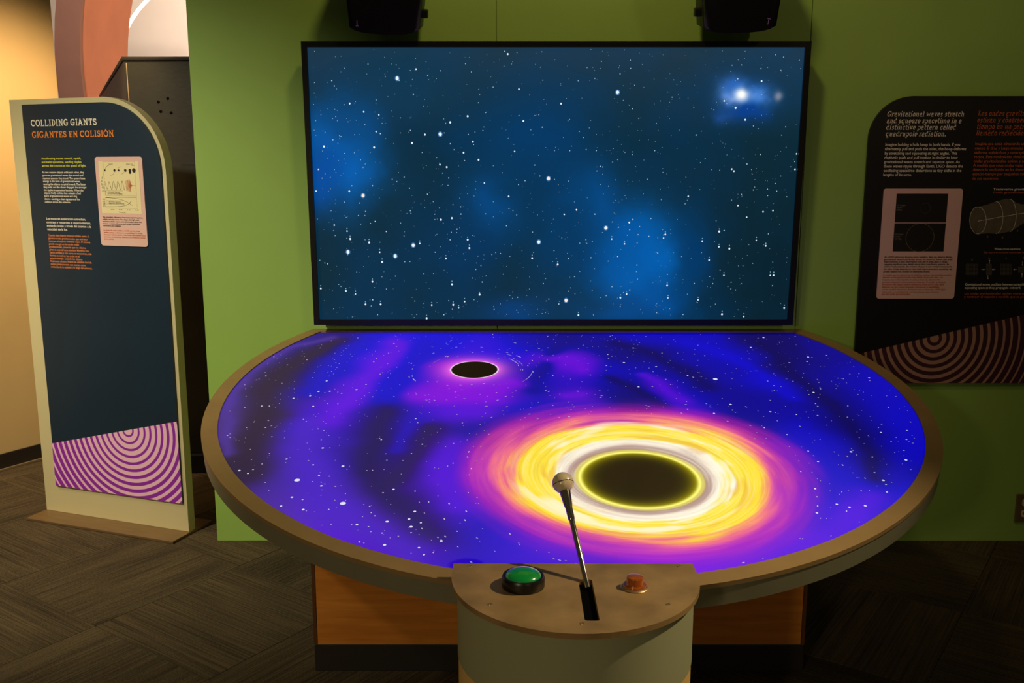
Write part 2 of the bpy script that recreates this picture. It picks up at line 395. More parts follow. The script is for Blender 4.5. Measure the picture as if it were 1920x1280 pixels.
# ------------------------------------------------------------------ floor
fl = box('floor', (-8, -4.0, -0.12), (5, 11.2, -0.008), M['skirt'])
tag(fl, 'dark carpeted floor of the exhibit hall', 'floor', kind='structure')
TS = 0.61
bm = bmesh.new(); bm_box(bm, (-TS / 2 + .0008, -TS / 2 + .0008, -0.008), (TS / 2 - .0008, TS / 2 - .0008, 0.0), 0.0015)
tile_me = bpy.data.meshes.new('carpet_tile'); bm.to_mesh(tile_me); bm.free(); tile_me.materials.append(M['carpet'])
c0 = Vector((-1.443, 3.035)); A0 = math.radians(-35.0)
e1 = Vector((math.cos(A0), math.sin(A0))); e2 = Vector((-e1.y, e1.x))
for i in range(-14, 15):
    for j in range(-14, 15):
        p = c0 + e1 * TS * (i + .5) + e2 * TS * (j + .5)
        if not (-5.2 < p.x < 3.2 and 0.9 < p.y < 9.6): continue
        # keep what the open floor shows: inside the view wedge, plus a margin
        if abs(p.x) > 0.62 * p.y + 0.75: continue
        if p.y > 4.6 and p.x > -0.6: continue
        o = bpy.data.objects.new('carpet_tile', tile_me); C.objects.link(o); o.parent = fl
        o.location = (p.x, p.y, 0); o.rotation_euler = (0, 0, A0 + (math.pi / 2 if (i + j) % 2 else 0) + (math.pi if random.random() < .5 else 0))

# ------------------------------------------------------------------ walls
XL = -1.255
wb = box('wall_back', (XL + .004, D + 0.014, 0), (3.6, D + 0.12, 3.7), M['green'])
tag(wb, 'green painted panel wall behind the exhibit', 'wall', kind='structure')
for a, c in ((XL, -.0615), (-.0590, 1.1560), (1.1585, 2.3775), (2.380, 3.6)):
    box('wall_panel', (a, D, 0), (c, D + 0.0135, 3.7), M['green'], wb, 0.0012)

# cream wall beside the entrance
a = Vector((-2.69, 4.751)); bdir = (Vector((-2.572, 4.955)) - a).normalized(); nrm = Vector((bdir.y, -bdir.x))
wl = empty('wall_left', (a.x, a.y, 0), (0, 0, math.atan2(bdir.y, bdir.x)), 'warm lit cream wall by the entrance', 'wall', kind='structure')
box('wall_face', (-2.4, 0, 0), (0.52, 0.16, 3.7), M['yellow'], wl, 0.004)
bb = empty('baseboard_left', (a.x, a.y, 0), (0, 0, math.atan2(bdir.y, bdir.x)), 'dark rubber skirting along the cream wall', 'skirting', kind='structure')
box('skirting', (-2.4, -0.012, 0.004), (0.522, -0.0005, 0.088), M['skirt'], bb, 0.002)
box('skirting_foot', (-2.4, -0.026, 0.0), (0.522, -0.0125, 0.012), M['skirt_lip'], bb, 0.002)

fw = box('wall_far', (-8, 10.8, 0), (3, 10.95, 5.5), M['farwall'])
tag(fw, 'pale wall of the room beyond the round portal', 'wall', kind='structure')

# black partition behind the sign
pa = hit(231, 106, Vector((0, 4.74, 0)), Vector((0, 1, 0)))
bp_ = empty('partition', (0, 0, 0), None, 'black painted partition between the sign and the green wall', 'partition')
zt = pa.z; x0 = pa.x
outl = [(x0, 4.74), (-0.55, 4.74), (-0.55, 7.1), (x0 - .479 * 2.36, 7.1)]
prism('panel', outl, 'z', 0.10, zt - .02, M['blackwall'], bp_, 0.004)
prism('top_cap', [(p[0] + (.006 if k in (1, 2) else -.006), p[1] - (.006 if k < 2 else -.006)) for k, p in enumerate(outl)], 'z', zt - .0195, zt, M['black'], bp_, 0.003)
prism('plinth', [(p[0] + (.02 if k in (1, 2) else -.02), p[1] - (.035 if k < 2 else -.01)) for k, p in enumerate(outl)], 'z', 0.0, 0.0995, M['black'], bp_, 0.006)
box('corner_trim', (x0 + .012, 4.7365, 0.11), (x0 + .0155, 4.7395, zt - .03), M['grey_ink'], bp_)
box('joint_strip', (x0 + .25, 4.7355, zt - .515), (-0.56, 4.7395, zt - .500), M['black'], bp_)
for u, v in ((314.5, 184.5 + 0), (297, 191 + 0), (301.5, 209), (321, 211.5)):
    q = hit(u, v, Vector((0, 4.7395, 0)), Vector((0, 1, 0)))
    o = lathe('bolt_hole', [(0, 0.0012), (.006, 0.0012), (.0075, 0)], M['slot'], bp_, 12)
    o.location = (q.x, q.y, q.z); o.rotation_euler = (math.pi / 2, 0, 0)

# round portal in the room behind
py0, pdep = 7.4, 0.88
pc = hit(808, 132, Vector((0, py0, 0)), Vector((0, 1, 0)))
Ro = 700 / F * py0 / 1.03; Ri = 651 / F * py0 / 1.03
pt = empty('round_portal', (pc.x, py0, 0), None, 'mauve ring-shaped portal with inner side coloured as orange lit', 'portal')
def ring_sector(name, r0, r1, y0, y1, m, parent, zc, n=96):
    bm = bmesh.new(); R = []
    for k in range(n):
        t = 2 * math.pi * k / n; c_, s_ = math.cos(t), math.sin(t)
        R.append([bm.verts.new((r * c_, y, max(zc + r * s_, 0.0))) for r, y in ((r0, y0), (r1, y0), (r1, y1), (r0, y1))])
    for k in range(n):
        A, B = R[k], R[(k + 1) % n]
        for q in range(4): bm.faces.new((A[q], A[(q + 1) % 4], B[(q + 1) % 4], B[q]))
    bmesh.ops.dissolve_degenerate(bm, edges=bm.edges, dist=1e-5)
    return from_bm(name, bm, m, parent, 30)
ring_sector('face_ring', Ri + .008, Ro, 0, .05, M['portal_face'], pt, pc.z)
ring_sector('inner_ring', Ri, Ro - .01, .0505, pdep, M['portal_in'], pt, pc.z)

# ring lamp beyond
ly = 9.8
lc = hit(420, 160, Vector((0, ly, 0)), Vector((0, 1, 0))); lr = 202 / F * ly / 1.03
rl = empty('ring_lamp', (lc.x, ly, lc.z), None, 'white glowing ring lamp hanging beyond the portal', 'lamp')
tube_pts('light_tube', [(lr * math.cos(t * math.pi / 48), 0, lr * math.sin(t * math.pi / 48)) for t in range(96)], 0.017, glow('white_tube_light', (255, 250, 240), 6.0), rl, 10, True)
for sx_ in (-.5, .5):
    tube_pts('cable', [(sx_ * lr, 0, lr * .866), (sx_ * lr, 0, 2.4)], 0.004, M['black'], rl, 6)

# ------------------------------------------------------------------ television
tb_l = on_wall(590, 607, 0.085); tb_r = on_wall(1485, 609, 0.085)
TVW = 0.516 * D; 
pTL = None
# tilted forward: bottom edge 0.085 m, top edge about 0.13 m off the wall
bot = on_wall(1037.5, 608, 0.085)
tvw = (tb_r.x - tb_l.x)
tvh = tvw / 1.765
# tilt so that the top edge is 955 px wide
ytop = None
best = None
for k in range(0, 200):
    tl_ = math.radians(k * 0.05)
    top = Vector((0, bot.y - math.sin(tl_) * tvh, bot.z + math.cos(tl_) * tvh)) - CAM
    depth = top.y * math.cos(TH) - top.z * math.sin(TH)
    wpx = tvw / depth * F
    if best is None or abs(wpx - 955) < best[0]: best = (abs(wpx - 955), tl_)
tilt = best[1]
tv = empty('television', (bot.x, bot.y, bot.z), (tilt, 0, 0), 'large black-framed wall television showing a blue starry sky', 'television')
hw = tvw / 2; bz = 0.021
bm = bmesh.new()
bm_box(bm, (-hw, 0.004, 0), (hw, 0.055, tvh), 0.003)
from_bm('housing', bm, M['black'], tv)
def frame_mesh(x0, x1, z0, z1, b, ya, yb):
    bm = bmesh.new()
    O = [(x0, z0), (x1, z0), (x1, z1), (x0, z1)]; I = [(x0 + b, z0 + b), (x1 - b, z0 + b), (x1 - b, z1 - b), (x0 + b, z1 - b)]
    vo = [[bm.verts.new((p[0], y, p[1])) for p in O] for y in (ya, yb)]; vi = [[bm.verts.new((p[0], y, p[1])) for p in I] for y in (ya, yb)]
    for k in range(4):
        j = (k + 1) % 4
        bm.faces.new((vo[0][k], vo[0][j], vi[0][j], vi[0][k])); bm.faces.new((vo[1][k], vi[1][k], vi[1][j], vo[1][j]))
        bm.faces.new((vo[0][k], vo[1][k], vo[1][j], vo[0][j])); bm.faces.new((vi[0][k], vi[0][j], vi[1][j], vi[1][k]))
    return bm
from_bm('bezel', frame_mesh(-hw, hw, 0, tvh, bz, -0.012, 0.0038), M['bezel'], tv)
box('wall_mount', (-.4, 0.056, .35), (.4, 0.080, .75), M['black'], tv)

# screen picture: colour stored on a fine grid, stars as little flat shapes of the same mesh
def fbm(x, y, seed, octs=5):
    r = np.random.default_rng(seed); out = np.zeros_like(x); amp = 1; tot = 0
    for o in range(octs):
        n = 64; g = r.random((n, n)); fx = x * 2 ** o; fy = y * 2 ** o
        ix = np.floor(fx).astype(int); iy = np.floor(fy).astype(int); tx = fx - ix; ty = fy - iy
        tx = tx * tx * (3 - 2 * tx); ty = ty * ty * (3 - 2 * ty)
        v = (g[ix % n, iy % n] * (1 - tx) + g[(ix + 1) % n, iy % n] * tx) * (1 - ty) + (g[ix % n, (iy + 1) % n] * (1 - tx) + g[(ix + 1) % n, (iy + 1) % n] * tx) * ty
        out += v * amp; tot += amp; amp *= .5
    return out / tot
def tolin(c):
    c = np.clip(c / 255.0, 0, 1); return np.where(c <= .04045, c / 12.92, ((c + .055) / 1.055) ** 2.4)
tvM = Matrix.Translation(tv.location) @ Matrix.Rotation(tilt, 4, 'X')
tvn = (tvM.to_3x3() @ Vector((0, -1, 0)))
tvinv = tvM.inverted()
def tvp(u, v):
    q = tvinv @ hit(u, v, tv.location, tvn); return q.x, q.z
NX, NZ = 320, 180
gx = np.linspace(-hw + bz, hw - bz, NX); gz = np.linspace(bz, tvh - bz, NZ)
Xg, Zg = np.meshgrid(gx, gz)
pu = 1037.5 + Xg / hw * 470; pv = 601 - (Zg - bz) / (tvh - 2 * bz) * 513      # photo-like coordinates for the picture's layout
wx = (fbm(pu / 70, pv / 70, 3) - .5) * 52; wy = (fbm(pu / 70, pv / 70, 4) - .5) * 52
fine = fbm(pu / 16, pv / 16, 6, 3)
qu, qv = pu + wx, pv + wy
base = np.zeros((NZ, NX, 3))
n1 = fbm(pu / 170, pv / 170, 8, 4)
c1, c2 = np.array([9, 43, 58.]), np.array([5, 48, 76.])
base[:] = c1 + (c2 - c1) * np.clip((n1 - .35) * 3, 0, 1)[..., None]
tp = np.clip(1 - (pv - 88) / 170, 0, 1)[..., None]
base += tp * np.array([22, 10, 8])  # greyish reflection haze painted into the top of the screen picture
rt = np.clip((pu - 1180) / 330, 0, 1) * np.clip((pv - 200) / 300, 0, 1)
base *= (1 - .25 * rt)[..., None]
def blob(cx, cy, sx, sy, col, pw=1.0, wob=1.0):
    d = ((pu + wx * wob - cx) / sx) ** 2 + ((pv + wy * wob - cy) / sy) ** 2
    return np.exp(-(d ** pw) / 2)[..., None], np.array(col, float)
for args in [(614, 262, 48, 46, (0, 104, 192)), (650, 322, 42, 46, (0, 98, 184)), (592, 330, 30, 40, (0, 76, 160)), (640, 230, 40, 40, (4, 72, 130)),
             (910, 388, 34, 44, (2, 76, 140)), (1112, 372, 32, 44, (2, 80, 150)), (1080, 350, 30, 24, (2, 70, 126)),
             (1000, 250, 90, 60, (2, 58, 104)), (1226, 470, 44, 58, (0, 106, 194)), (1140, 486, 46, 40, (0, 86, 164)), (1185, 430, 46, 34, (0, 86, 162)),
             (1190, 520, 40, 34, (0, 92, 172)), (1250, 560, 46, 34, (0, 80, 154)), (1170, 590, 60, 22, (0, 70, 136)), (960, 580, 46, 18, (2, 62, 122)),
             (880, 460, 50, 50, (3, 52, 92)), (1050, 440, 50, 80, (2, 56, 98)), (1300, 470, 26, 60, (0, 56, 104)), (760, 150, 80, 40, (14, 56, 82))]:
    a_, c_ = blob(*args); base = base * (1 - a_ * .92) + c_ * a_ * .92
for args in [(1392, 180, 30, 22, (6, 70, 150)), (1420, 178, 16, 14, (70, 130, 210)), (1372, 174, 18, 16, (120, 160, 225)), (1352, 214, 14, 10, (26, 72, 132)),
             (1398, 206, 24, 12, (6, 62, 140)), (1452, 176, 4, 6, (120, 130, 150)), (1372, 158, 16, 12, (40, 100, 185)), (1383, 173, 8.5, 8.5, (255, 255, 255))]:
    a_, c_ = blob(*args, wob=.32); a_ = np.clip(a_ * (1.15 if args[2] < 12 else (.35 + 1.5 * fine[..., None])), 0, 1); base = base * (1 - a_) + c_ * a_
verts = np.stack([Xg.ravel(), np.zeros(Xg.size), Zg.ravel()], 1).tolist(); cols = tolin(base.reshape(-1, 3)).tolist()
idx = np.arange(NX * NZ).reshape(NZ, NX)
faces = np.stack([idx[:-1, :-1].ravel(), idx[:-1, 1:].ravel(), idx[1:, 1:].ravel(), idx[1:, :-1].ravel()], 1).tolist()
def star(x, z, r, col, y=-.0006, sx=1.0, sz=1.15, rot=0.0, n=7):
    i = len(verts); c_, s_ = math.cos(rot), math.sin(rot)
    for k in range(n):
        t = 2 * math.pi * k / n; px_, pz_ = r * sx * math.cos(t), r * sz * math.sin(t)
        verts.append((x + px_ * c_ - pz_ * s_, y, z + px_ * s_ + pz_ * c_)); cols.append(col)
    faces.append(list(range(i, i + n)))
def cvt(x0, y0, s, L_): return [(x0 + a_ / s, y0 + b_ / s) for a_, b_ in L_]
big = cvt(560, 70, 3.84, [(709, 295), (1019, 697), (1799, 1016)]) + cvt(1040, 360, 3.84, [(369, 258), (82, 780)]) + cvt(560, 340, 3.84, [(463, 102), (355, 508), (825, 460), (695, 537), (1729, 436)]) + [(1158, 173)]
med = cvt(560, 70, 3.84, [(909, 700), (468, 536), (577, 558), (367, 476), (1586, 373), (1505, 120), (1091, 612), (1254, 751), (1187, 830), (1295, 882), (1066, 934), (1555, 821), (182, 786), (816, 761), (543, 792), (1217, 568), (1889, 477), (1017, 916), (557, 678), (1618, 602), (1337, 1048), (142, 950), (845, 229)]) \
    + cvt(1040, 360, 3.84, [(69, 161), (157, 128), (411, 338), (503, 373), (537, 219), (784, 331), (797, 305), (1063, 353), (1183, 394), (1258, 407), (1112, 490), (1320, 97), (1383, 181), (1501, 142), (1572, 133), (1185, 284), (1452, 348), (1520, 387), (1219, 597), (1553, 597), (1577, 597), (962, 31), (518, 735), (473, 760), (171, 886), (1362, 896), (1205, 880), (1653, 835), (22, 521), (810, 672), (816, 762), (1033, 776)]) \
    + cvt(560, 340, 3.84, [(1103, 264), (1024, 275), (1512, 108), (507, 440), (371, 414), (348, 358), (256, 315), (583, 510), (601, 580), (1060, 555), (1217, 419), (1681, 553), (1229, 480), (364, 71), (125, 70), (481, 885), (590, 885), (958, 890), (1113, 888), (1152, 911), (1195, 865), (1303, 815), (1104, 741), (531, 722), (340, 788), (409, 811), (159, 770), (134, 770), (921, 985), (872, 447)]) \
    + cvt(1290, 120, 5.818, [(478, 1146), (502, 1168), (625, 607), (396, 402), (804, 186), (1185, 979), (520, 478), (1168, 1148)])
PXM = tvw / 925.0
lw = tuple(tolin(np.array([236, 246, 255.])))
for (u, v) in big:
    x, z = tvp(u, v); warm = (u, v) in (big[2], big[4], big[5])
    star(x, z, 4.6 * PXM, tuple(tolin(np.array([60, 110, 160.]))), -.0004, n=10)
    star(x, z, 3.0 * PXM, tuple(tolin(np.array([255, 232, 220.]))) if warm else lw, -.0008, n=9)
for (u, v) in med:
    x, z = tvp(u, v); star(x, z, random.uniform(1.25, 1.9) * PXM, lw)
    if v > 430: star(x, z + random.uniform(4.5, 6) * PXM, 1.0 * PXM, tuple(tolin(np.array([120, 180, 205.]))))  # reflected double of a lower star, painted as a fainter dot above
for k in range(1150):
    x = random.uniform(-hw + bz * 1.3, hw - bz * 1.3); z = random.uniform(bz * 1.3, tvh - bz * 1.3)
    r = random.choice((.4, .45, .5, .55, .6, .7, .75, .9, 1.1)); br = random.uniform(.3, 1.0) * (1 if r > .65 else .7)
    star(x, z, r * PXM, tuple(c_ * br for c_ in tolin(np.array([190, 225, 245.]))), n=5)
me = bpy.data.meshes.new('screen'); me.from_pydata(verts, [], faces); me.update()
def set_cols(me, cols):
    at = me.color_attributes.new('picture', 'FLOAT_COLOR', 'POINT')
    arr = np.ones((len(me.vertices), 4), np.float32); arr[:, :3] = np.array(cols, np.float32); at.data.foreach_set('color', arr.ravel())
set_cols(me, cols)
m, nt, b = newmat('television_picture')
vc = nt.nodes.new('ShaderNodeVertexColor'); vc.layer_name = 'picture'
nt.links.new(vc.outputs['Color'], b.inputs['Emission Color']); b.inputs['Emission Strength'].default_value = 1.0
b.inputs['Base Color'].default_value = (.006, .006, .007, 1); b.inputs['Roughness'].default_value = 0.25; b.inputs['Specular IOR Level'].default_value = 0.12
sc = add('screen', me, m, tv); sc.location = (0, 0.0015, 0); sc['label'] = 'glowing picture of stars and blue nebula clouds'

# ------------------------------------------------------------------ round projection table, tilted towards the visitor
TT = math.radians(9.0)
tz = on_wall(960, 616, 0.012)
Tn = Vector((0, -math.sin(TT), math.cos(TT))); Ty = Vector((0, math.cos(TT), math.sin(TT)))
TR, TCX, TCY = 0.3125 * D, 0.0475 * D, -0.173 * D
tb = empty('exhibit_table', (TCX, 2.736, 0), None, 'round tilted exhibit table with glowing black hole picture and metal rim', 'table')
TBo = Vector((TCX, D - .012, tz.z)) + Ty * TCY                     # disc centre
top_frame = Matrix.Translation(TBo) @ Matrix.Rotation(TT, 4, 'X')
tinv = top_frame.inverted()
def tpt(u, v):
    q = tinv @ hit(u, v, TBo, Tn); return np.array((q.x, q.y))
YB = -TCY                                    # flat back edge
RW = 0.0128 * D
def disc_outline(r, yb, n=180):
    a_ = math.asin(min(1, yb / r)); out = []
    for k in range(n + 1):
        t = math.pi - a_ + (math.pi + 2 * a_) * k / n
        out.append((r * math.cos(t), r * math.sin(t)))
    return out                                # from back left, round the front, to back right
tM = Matrix.Translation(-Vector(tb.location)) @ top_frame
def table_part(name, bm, m, smooth=None):
    o = from_bm(name, bm, m, tb, smooth); o.matrix_basis = tM; return o
oo = disc_outline(TR, YB); ii = disc_outline(TR - RW, YB - RW * .75)
# rim cap: ring strip between outer and inner outline, slightly proud
def strip(bm, outer, inner, z0, z1):
    n = len(outer)
    vo0 = [bm.verts.new((*p, z0)) for p in outer]; vo1 = [bm.verts.new((*p, z1)) for p in outer]
    vi0 = [bm.verts.new((*p, z0)) for p in inner]; vi1 = [bm.verts.new((*p, z1)) for p in inner]
    for k in range(n):
        j = (k + 1) % n
        bm.faces.new((vo1[k], vo1[j], vi1[j], vi1[k])); bm.faces.new((vo0[k], vi0[k], vi0[j], vo0[j]))
        bm.faces.new((vo0[k], vo0[j], vo1[j], vo1[k])); bm.faces.new((vi0[k], vi1[k], vi1[j], vi0[j]))
    return [e_ for k in range(n) for e_ in [bm.edges.get((vo1[k], vo1[(k + 1) % n]))]]
bm = bmesh.new(); es = strip(bm, oo, ii, -.012, 0.0)
bmesh.ops.bevel(bm, geom=es, offset=.0032, segments=2, affect='EDGES', profile=.5)
table_part('rim_cap', bm, M['metal'], 35)
bm = bmesh.new(); strip(bm, [(x * .9985, y * .9985) for x, y in oo], [(x * .985, y * .985) for x, y in ii], -.062, -.0125)
table_part('rim_band', bm, M['metal_side'], 35)
bm = bmesh.new(); bm_prism(bm, [(x * .98, y * .98) for x, y in ii], 'z', -.060, -.0135)
table_part('table_core', bm, M['black'])

# picture on the table: smooth clouds from colour anchors on a polar grid
anch = [(420,800,80,52,140),(430,740,72,52,150),(480,690,70,55,155),(560,650,62,46,145),(630,632,48,36,125),(500,720,52,42,72),(470,790,54,42,72),(455,850,56,42,62),(448,890,55,40,58),(540,690,48,40,82),(590,655,34,28,118),
(560,735,52,38,150),(620,690,28,14,196),(660,650,14,4,204),(600,800,60,36,192),(540,840,66,42,170),(520,910,72,48,158),(580,960,88,48,198),(560,880,72,46,186),(500,960,84,52,140),
(680,720,100,26,220),(640,745,84,30,210),(720,670,82,16,228),(750,640,50,0,224),(690,640,38,0,218),(650,780,66,28,205),(640,830,62,36,192),
(735,715,14,2,200),(715,760,14,10,160),(700,800,34,28,104),(690,840,42,34,92),(715,900,46,36,100),(755,930,48,36,96),(760,860,48,36,92),(790,835,54,42,84),(795,810,48,36,96),(742,800,40,28,190),(752,840,40,28,150),(775,785,50,18,200),(815,860,30,10,170),
(770,700,26,2,206),(790,660,12,0,200),(830,640,24,0,212),
(835,690,172,22,208),(870,725,150,26,216),(800,735,124,26,216),(930,735,128,28,222),(960,715,112,22,216),(890,770,92,16,216),(830,775,78,16,210),(900,650,62,6,216),(955,655,36,0,214),(985,700,18,0,165),(1005,725,8,0,140),(1000,760,26,0,186),
(1035,672,98,22,212),(1085,692,120,28,218),(1060,665,100,22,216),(1075,735,110,26,212),(1120,705,36,0,196),(1050,640,4,0,120),(1000,640,10,0,168),(1120,640,12,0,150),(1160,655,8,0,120),(1020,775,34,0,192),(1090,765,50,0,190),(1060,715,40,6,190),
(1150,715,8,0,110),(1180,745,6,0,100),(1170,690,14,0,170),(1215,660,8,0,105),(1270,700,10,0,130),(1200,635,18,0,190),(1300,640,14,0,186),(1250,675,22,0,180),(1235,720,86,14,206),(1275,745,70,4,206),(1320,730,14,0,150),(1350,690,12,0,165),(1400,665,14,0,190),(1440,650,5,0,95),(1470,680,5,0,90),(1450,715,18,0,200),(1500,735,8,0,130),(1480,770,10,0,160),(1530,690,8,0,140),(1560,660,10,0,140),(1550,740,8,0,125),(1590,785,7,0,110),(1615,820,6,0,100),(1640,860,8,0,105),(1620,700,14,0,170),(1660,740,14,0,180),(1690,790,18,0,186),(1710,840,26,2,190),(1560,830,26,0,190),(1540,870,40,0,196),(1600,900,34,0,196),(1560,960,66,0,220),(1480,1030,92,0,224),(1400,1060,120,0,226),(1660,920,36,0,196),(1420,780,8,0,140),(1380,740,8,0,140),(1430,1000,110,0,210),
(650,1000,90,36,210),(740,1030,88,26,216),(800,1050,98,32,216),(700,960,82,42,192),(770,970,58,40,112),(790,1010,58,36,140),(840,1020,46,26,140),(860,960,44,4,192),(840,905,92,6,218),(830,855,76,6,210),(870,870,84,6,212),(800,920,50,26,150),(880,1045,26,0,186),(905,1010,44,0,206),(950,1040,76,0,212),(650,870,58,36,190),(620,920,78,46,190),(660,930,72,42,192),(870,820,22,0,150),(930,800,44,0,150),(1000,800,60,0,150)]  # deep blue anchor beside the console paints the lever ball's shadow
AP = np.array([tpt(a_[0], a_[1]) for a_ in anch]); AC = np.array([a_[2:] for a_ in anch], float)
nr, na = 120, 420
ri = np.array(disc_outline(TR - RW - .0006, YB - RW * .75 - .0006, na))
# close the flat back as part of the loop
backn = 120
xs = np.linspace(ri[-1, 0], ri[0, 0], backn + 2)[1:-1]
loop = np.concatenate([ri, np.stack([xs, np.full(backn, ri[0, 1])], 1)])
NL = len(loop)
rad = np.linspace(0, 1, nr)[1:]
pts = np.concatenate([[[0, 0]], (loop[None] * rad[:, None, None]).reshape(-1, 2)])
def idw(p):
    d2 = ((p[:, None, :] - AP[None]) ** 2).sum(2)
    wgt = np.exp(-d2 / (2 * .070 ** 2)) + 3e-2 * np.exp(-d2 / (2 * .13 ** 2)) + 1e-7
    return (wgt[..., None] * AC[None]).sum(1) / wgt.sum(1)[:, None]
wpx = np.stack([(fbm(pts[:, 0] * 5 + 20, pts[:, 1] * 5 + 20, 21, 3) - .5), (fbm(pts[:, 0] * 5 + 20, pts[:, 1] * 5 + 20, 22, 3) - .5)], 1) * .05
colT = np.concatenate([idw((pts + wpx)[k:k + 4000]) for k in range(0, len(pts), 4000)])
def seg_dist(p, poly):
    best = np.full(len(p), 9.0)
    for a_, c_ in zip(poly[:-1], poly[1:]):
        v_ = c_ - a_; t = np.clip(((p - a_) @ v_) / max(1e-9, v_ @ v_), 0, 1)
        best = np.minimum(best, np.linalg.norm(p - a_ - t[:, None] * v_, axis=1))
    return best
bands = [  # drifting cloud bands: path, half width in metres, strength, colour
    ([(640, 640), (585, 662), (535, 692), (500, 730), (478, 780), (462, 830), (454, 885)], .070, .95, (52, 42, 64)),
    ([(625, 632), (545, 650), (480, 690), (436, 745), (418, 800), (420, 845)], .026, .8, (80, 55, 156)),
    ([(700, 632), (655, 655), (620, 690), (585, 730)], .050, .75, (24, 10, 198)),
    ([(745, 640), (715, 675), (685, 715), (650, 750), (625, 785)], .052, .9, (100, 26, 222)),
    ([(800, 640), (762, 680), (738, 715), (722, 745)], .050, .9, (13, 2, 200)),
    ([(716, 765), (700, 800), (690, 840), (702, 885), (730, 925), (768, 960), (815, 1000)], .060, .95, (45, 36, 92)),
    ([(800, 802), (794, 832), (770, 872), (740, 905)], .045, .95, (48, 38, 92)),
    ([(772, 785), (752, 815), (742, 840)], .030, .7, (46, 22, 190)),
    ([(590, 790), (575, 840), (580, 890), (610, 930), (690, 985), (780, 1035)], .070, .75, (80, 44, 198)),
    ([(850, 830), (838, 870), (842, 915), (862, 950)], .060, .8, (90, 6, 218)),
    ([(1150, 640), (1225, 660), (1285, 690), (1330, 725)], .045, .85, (6, 0, 98)),
    ([(1145, 705), (1190, 732), (1240, 757)], .030, .8, (6, 0, 92)),
    ([(1205, 698), (1240, 724), (1285, 750)], .030, .9, (86, 12, 208)),
    ([(1290, 640), (1380, 672), (1440, 708), (1490, 742)], .045, .8, (15, 0, 204)),
    ([(1425, 642), (1480, 688), (1540, 738), (1590, 788), (1628, 845), (1648, 895)], .035, .85, (6, 0, 88)),
    ([(1500, 800), (1545, 850), (1560, 910), (1520, 980)], .070, .6, (34, 0, 198)),
    ([(1640, 690), (1690, 755), (1712, 825), (1690, 890)], .045, .7, (17, 0, 184)),
    ([(1050, 640), (1010, 690), (1000, 730)], .032, .8, (6, 0, 138)),
    ([(795, 738), (860, 742), (925, 742), (962, 715)], .062, .85, (130, 27, 219)),
    ([(840, 770), (900, 772)], .045, .6, (92, 16, 216)),
    ([(1028, 670), (1062, 668), (1092, 692)], .040, .85, (106, 24, 215)),
    ([(1062, 737), (1088, 734)], .030, .8, (106, 26, 212)),
    ([(1640, 935), (1560, 985), (1460, 1035), (1380, 1062)], .060, .7, (92, 0, 224)),
]
pw_ = pts + wpx * 1.3
for path, hw_, k_, c_ in bands:
    dd = seg_dist(pw_, np.array([tpt(*q_) for q_ in path]))
    a_ = (k_ * np.exp(-(dd / hw_) ** 2.0))[:, None]
    colT = colT * (1 - a_) + np.array(c_, float) * a_
verts = [(p[0], p[1], 0.0) for p in pts]; cols = np.clip(tolin(colT) - np.array([.018, .014, .006]), 0, 1).tolist(); faces = []
for k in range(NL): faces.append([0, 1 + k, 1 + (k + 1) % NL])
for r_ in range(nr - 2):
    o0, o1 = 1 + r_ * NL, 1 + (r_ + 1) * NL
    for k in range(NL):
        j = (k + 1) % NL; faces.append([o0 + k, o1 + k, o1 + j, o0 + j])
flags = [0.0] * len(verts)
BC = tpt(1199, 894.5); BR = 0.5 * np.linalg.norm(tpt(1312, 893) - tpt(1085, 893)) * .985
SC = tpt(889.5, 690.5); SR = 0.5 * np.linalg.norm(tpt(934, 690.5) - tpt(845, 690.5))
def tstar(p, L_, wd, ang, br, warm=False):
    i = len(verts); n = 8; c_, s_ = math.cos(ang), math.sin(ang)
    col = tolin(np.array([255, 225, 235.]) if warm else np.array([222, 226, 255.])) * br
    for k in range(n):
        t = 2 * math.pi * k / n; a_, b_ = L_ * math.cos(t), wd * math.sin(t)
        verts.append((p[0] + a_ * c_ - b_ * s_, p[1] + a_ * s_ + b_ * c_, .0004)); cols.append(tuple(col)); flags.append(1.0)
    faces.append(list(range(i, i + n)))
bright = [(453, 762, 2.6), (558, 898, 0), (643, 940, 0)]
bl = cvt(380, 600, 2.56, [(453, 762), (673, 873), (569, 789), (530, 689), (402, 661), (436, 370), (283, 407), (320, 407), (576, 608), (556, 338), (595, 287), (738, 329), (857, 568), (740, 975), (482, 903), (673, 695), (558, 740), (175, 716), (428, 844), (530, 409), (515, 359), (784, 303), (1054, 590), (990, 948), (1047, 966), (885, 960), (1145, 1053), (1038, 1085), (752, 1058), (873, 1072), (785, 1110), (303, 263), (610, 337), (918, 108), (1062, 1119), (1018, 912), (1000, 985), (916, 806), (376, 886), (217, 730)]) \
    + cvt(1100, 620, 3.0, [(724, 266), (568, 245), (391, 196), (210, 174), (123, 148), (262, 92), (924, 88), (1246, 142), (1141, 175), (1240, 167), (1590, 259), (1698, 423), (1656, 565), (1000, 539), (1034, 450), (717, 458), (1302, 729), (1488, 674), (1128, 578), (1286, 881), (1296, 1017), (1180, 465), (810, 408), (1669, 834), (1568, 977), (1408, 968), (995, 33), (292, 309), (821, 440), (1247, 670), (1277, 341), (1690, 900), (1797, 720), (1479, 985)])
for k, (u, v) in enumerate(bl):
    p = tpt(u, v); bigger = k in (0, 1, 40)
    s_ = 6.6 if bigger else random.uniform(2.0, 3.6)
    tstar(p, s_ * .00125, s_ * .00125 * (1.0 if not bigger else 1.0), random.uniform(-.4, .4), 1.0)
lim = TR - RW - .012
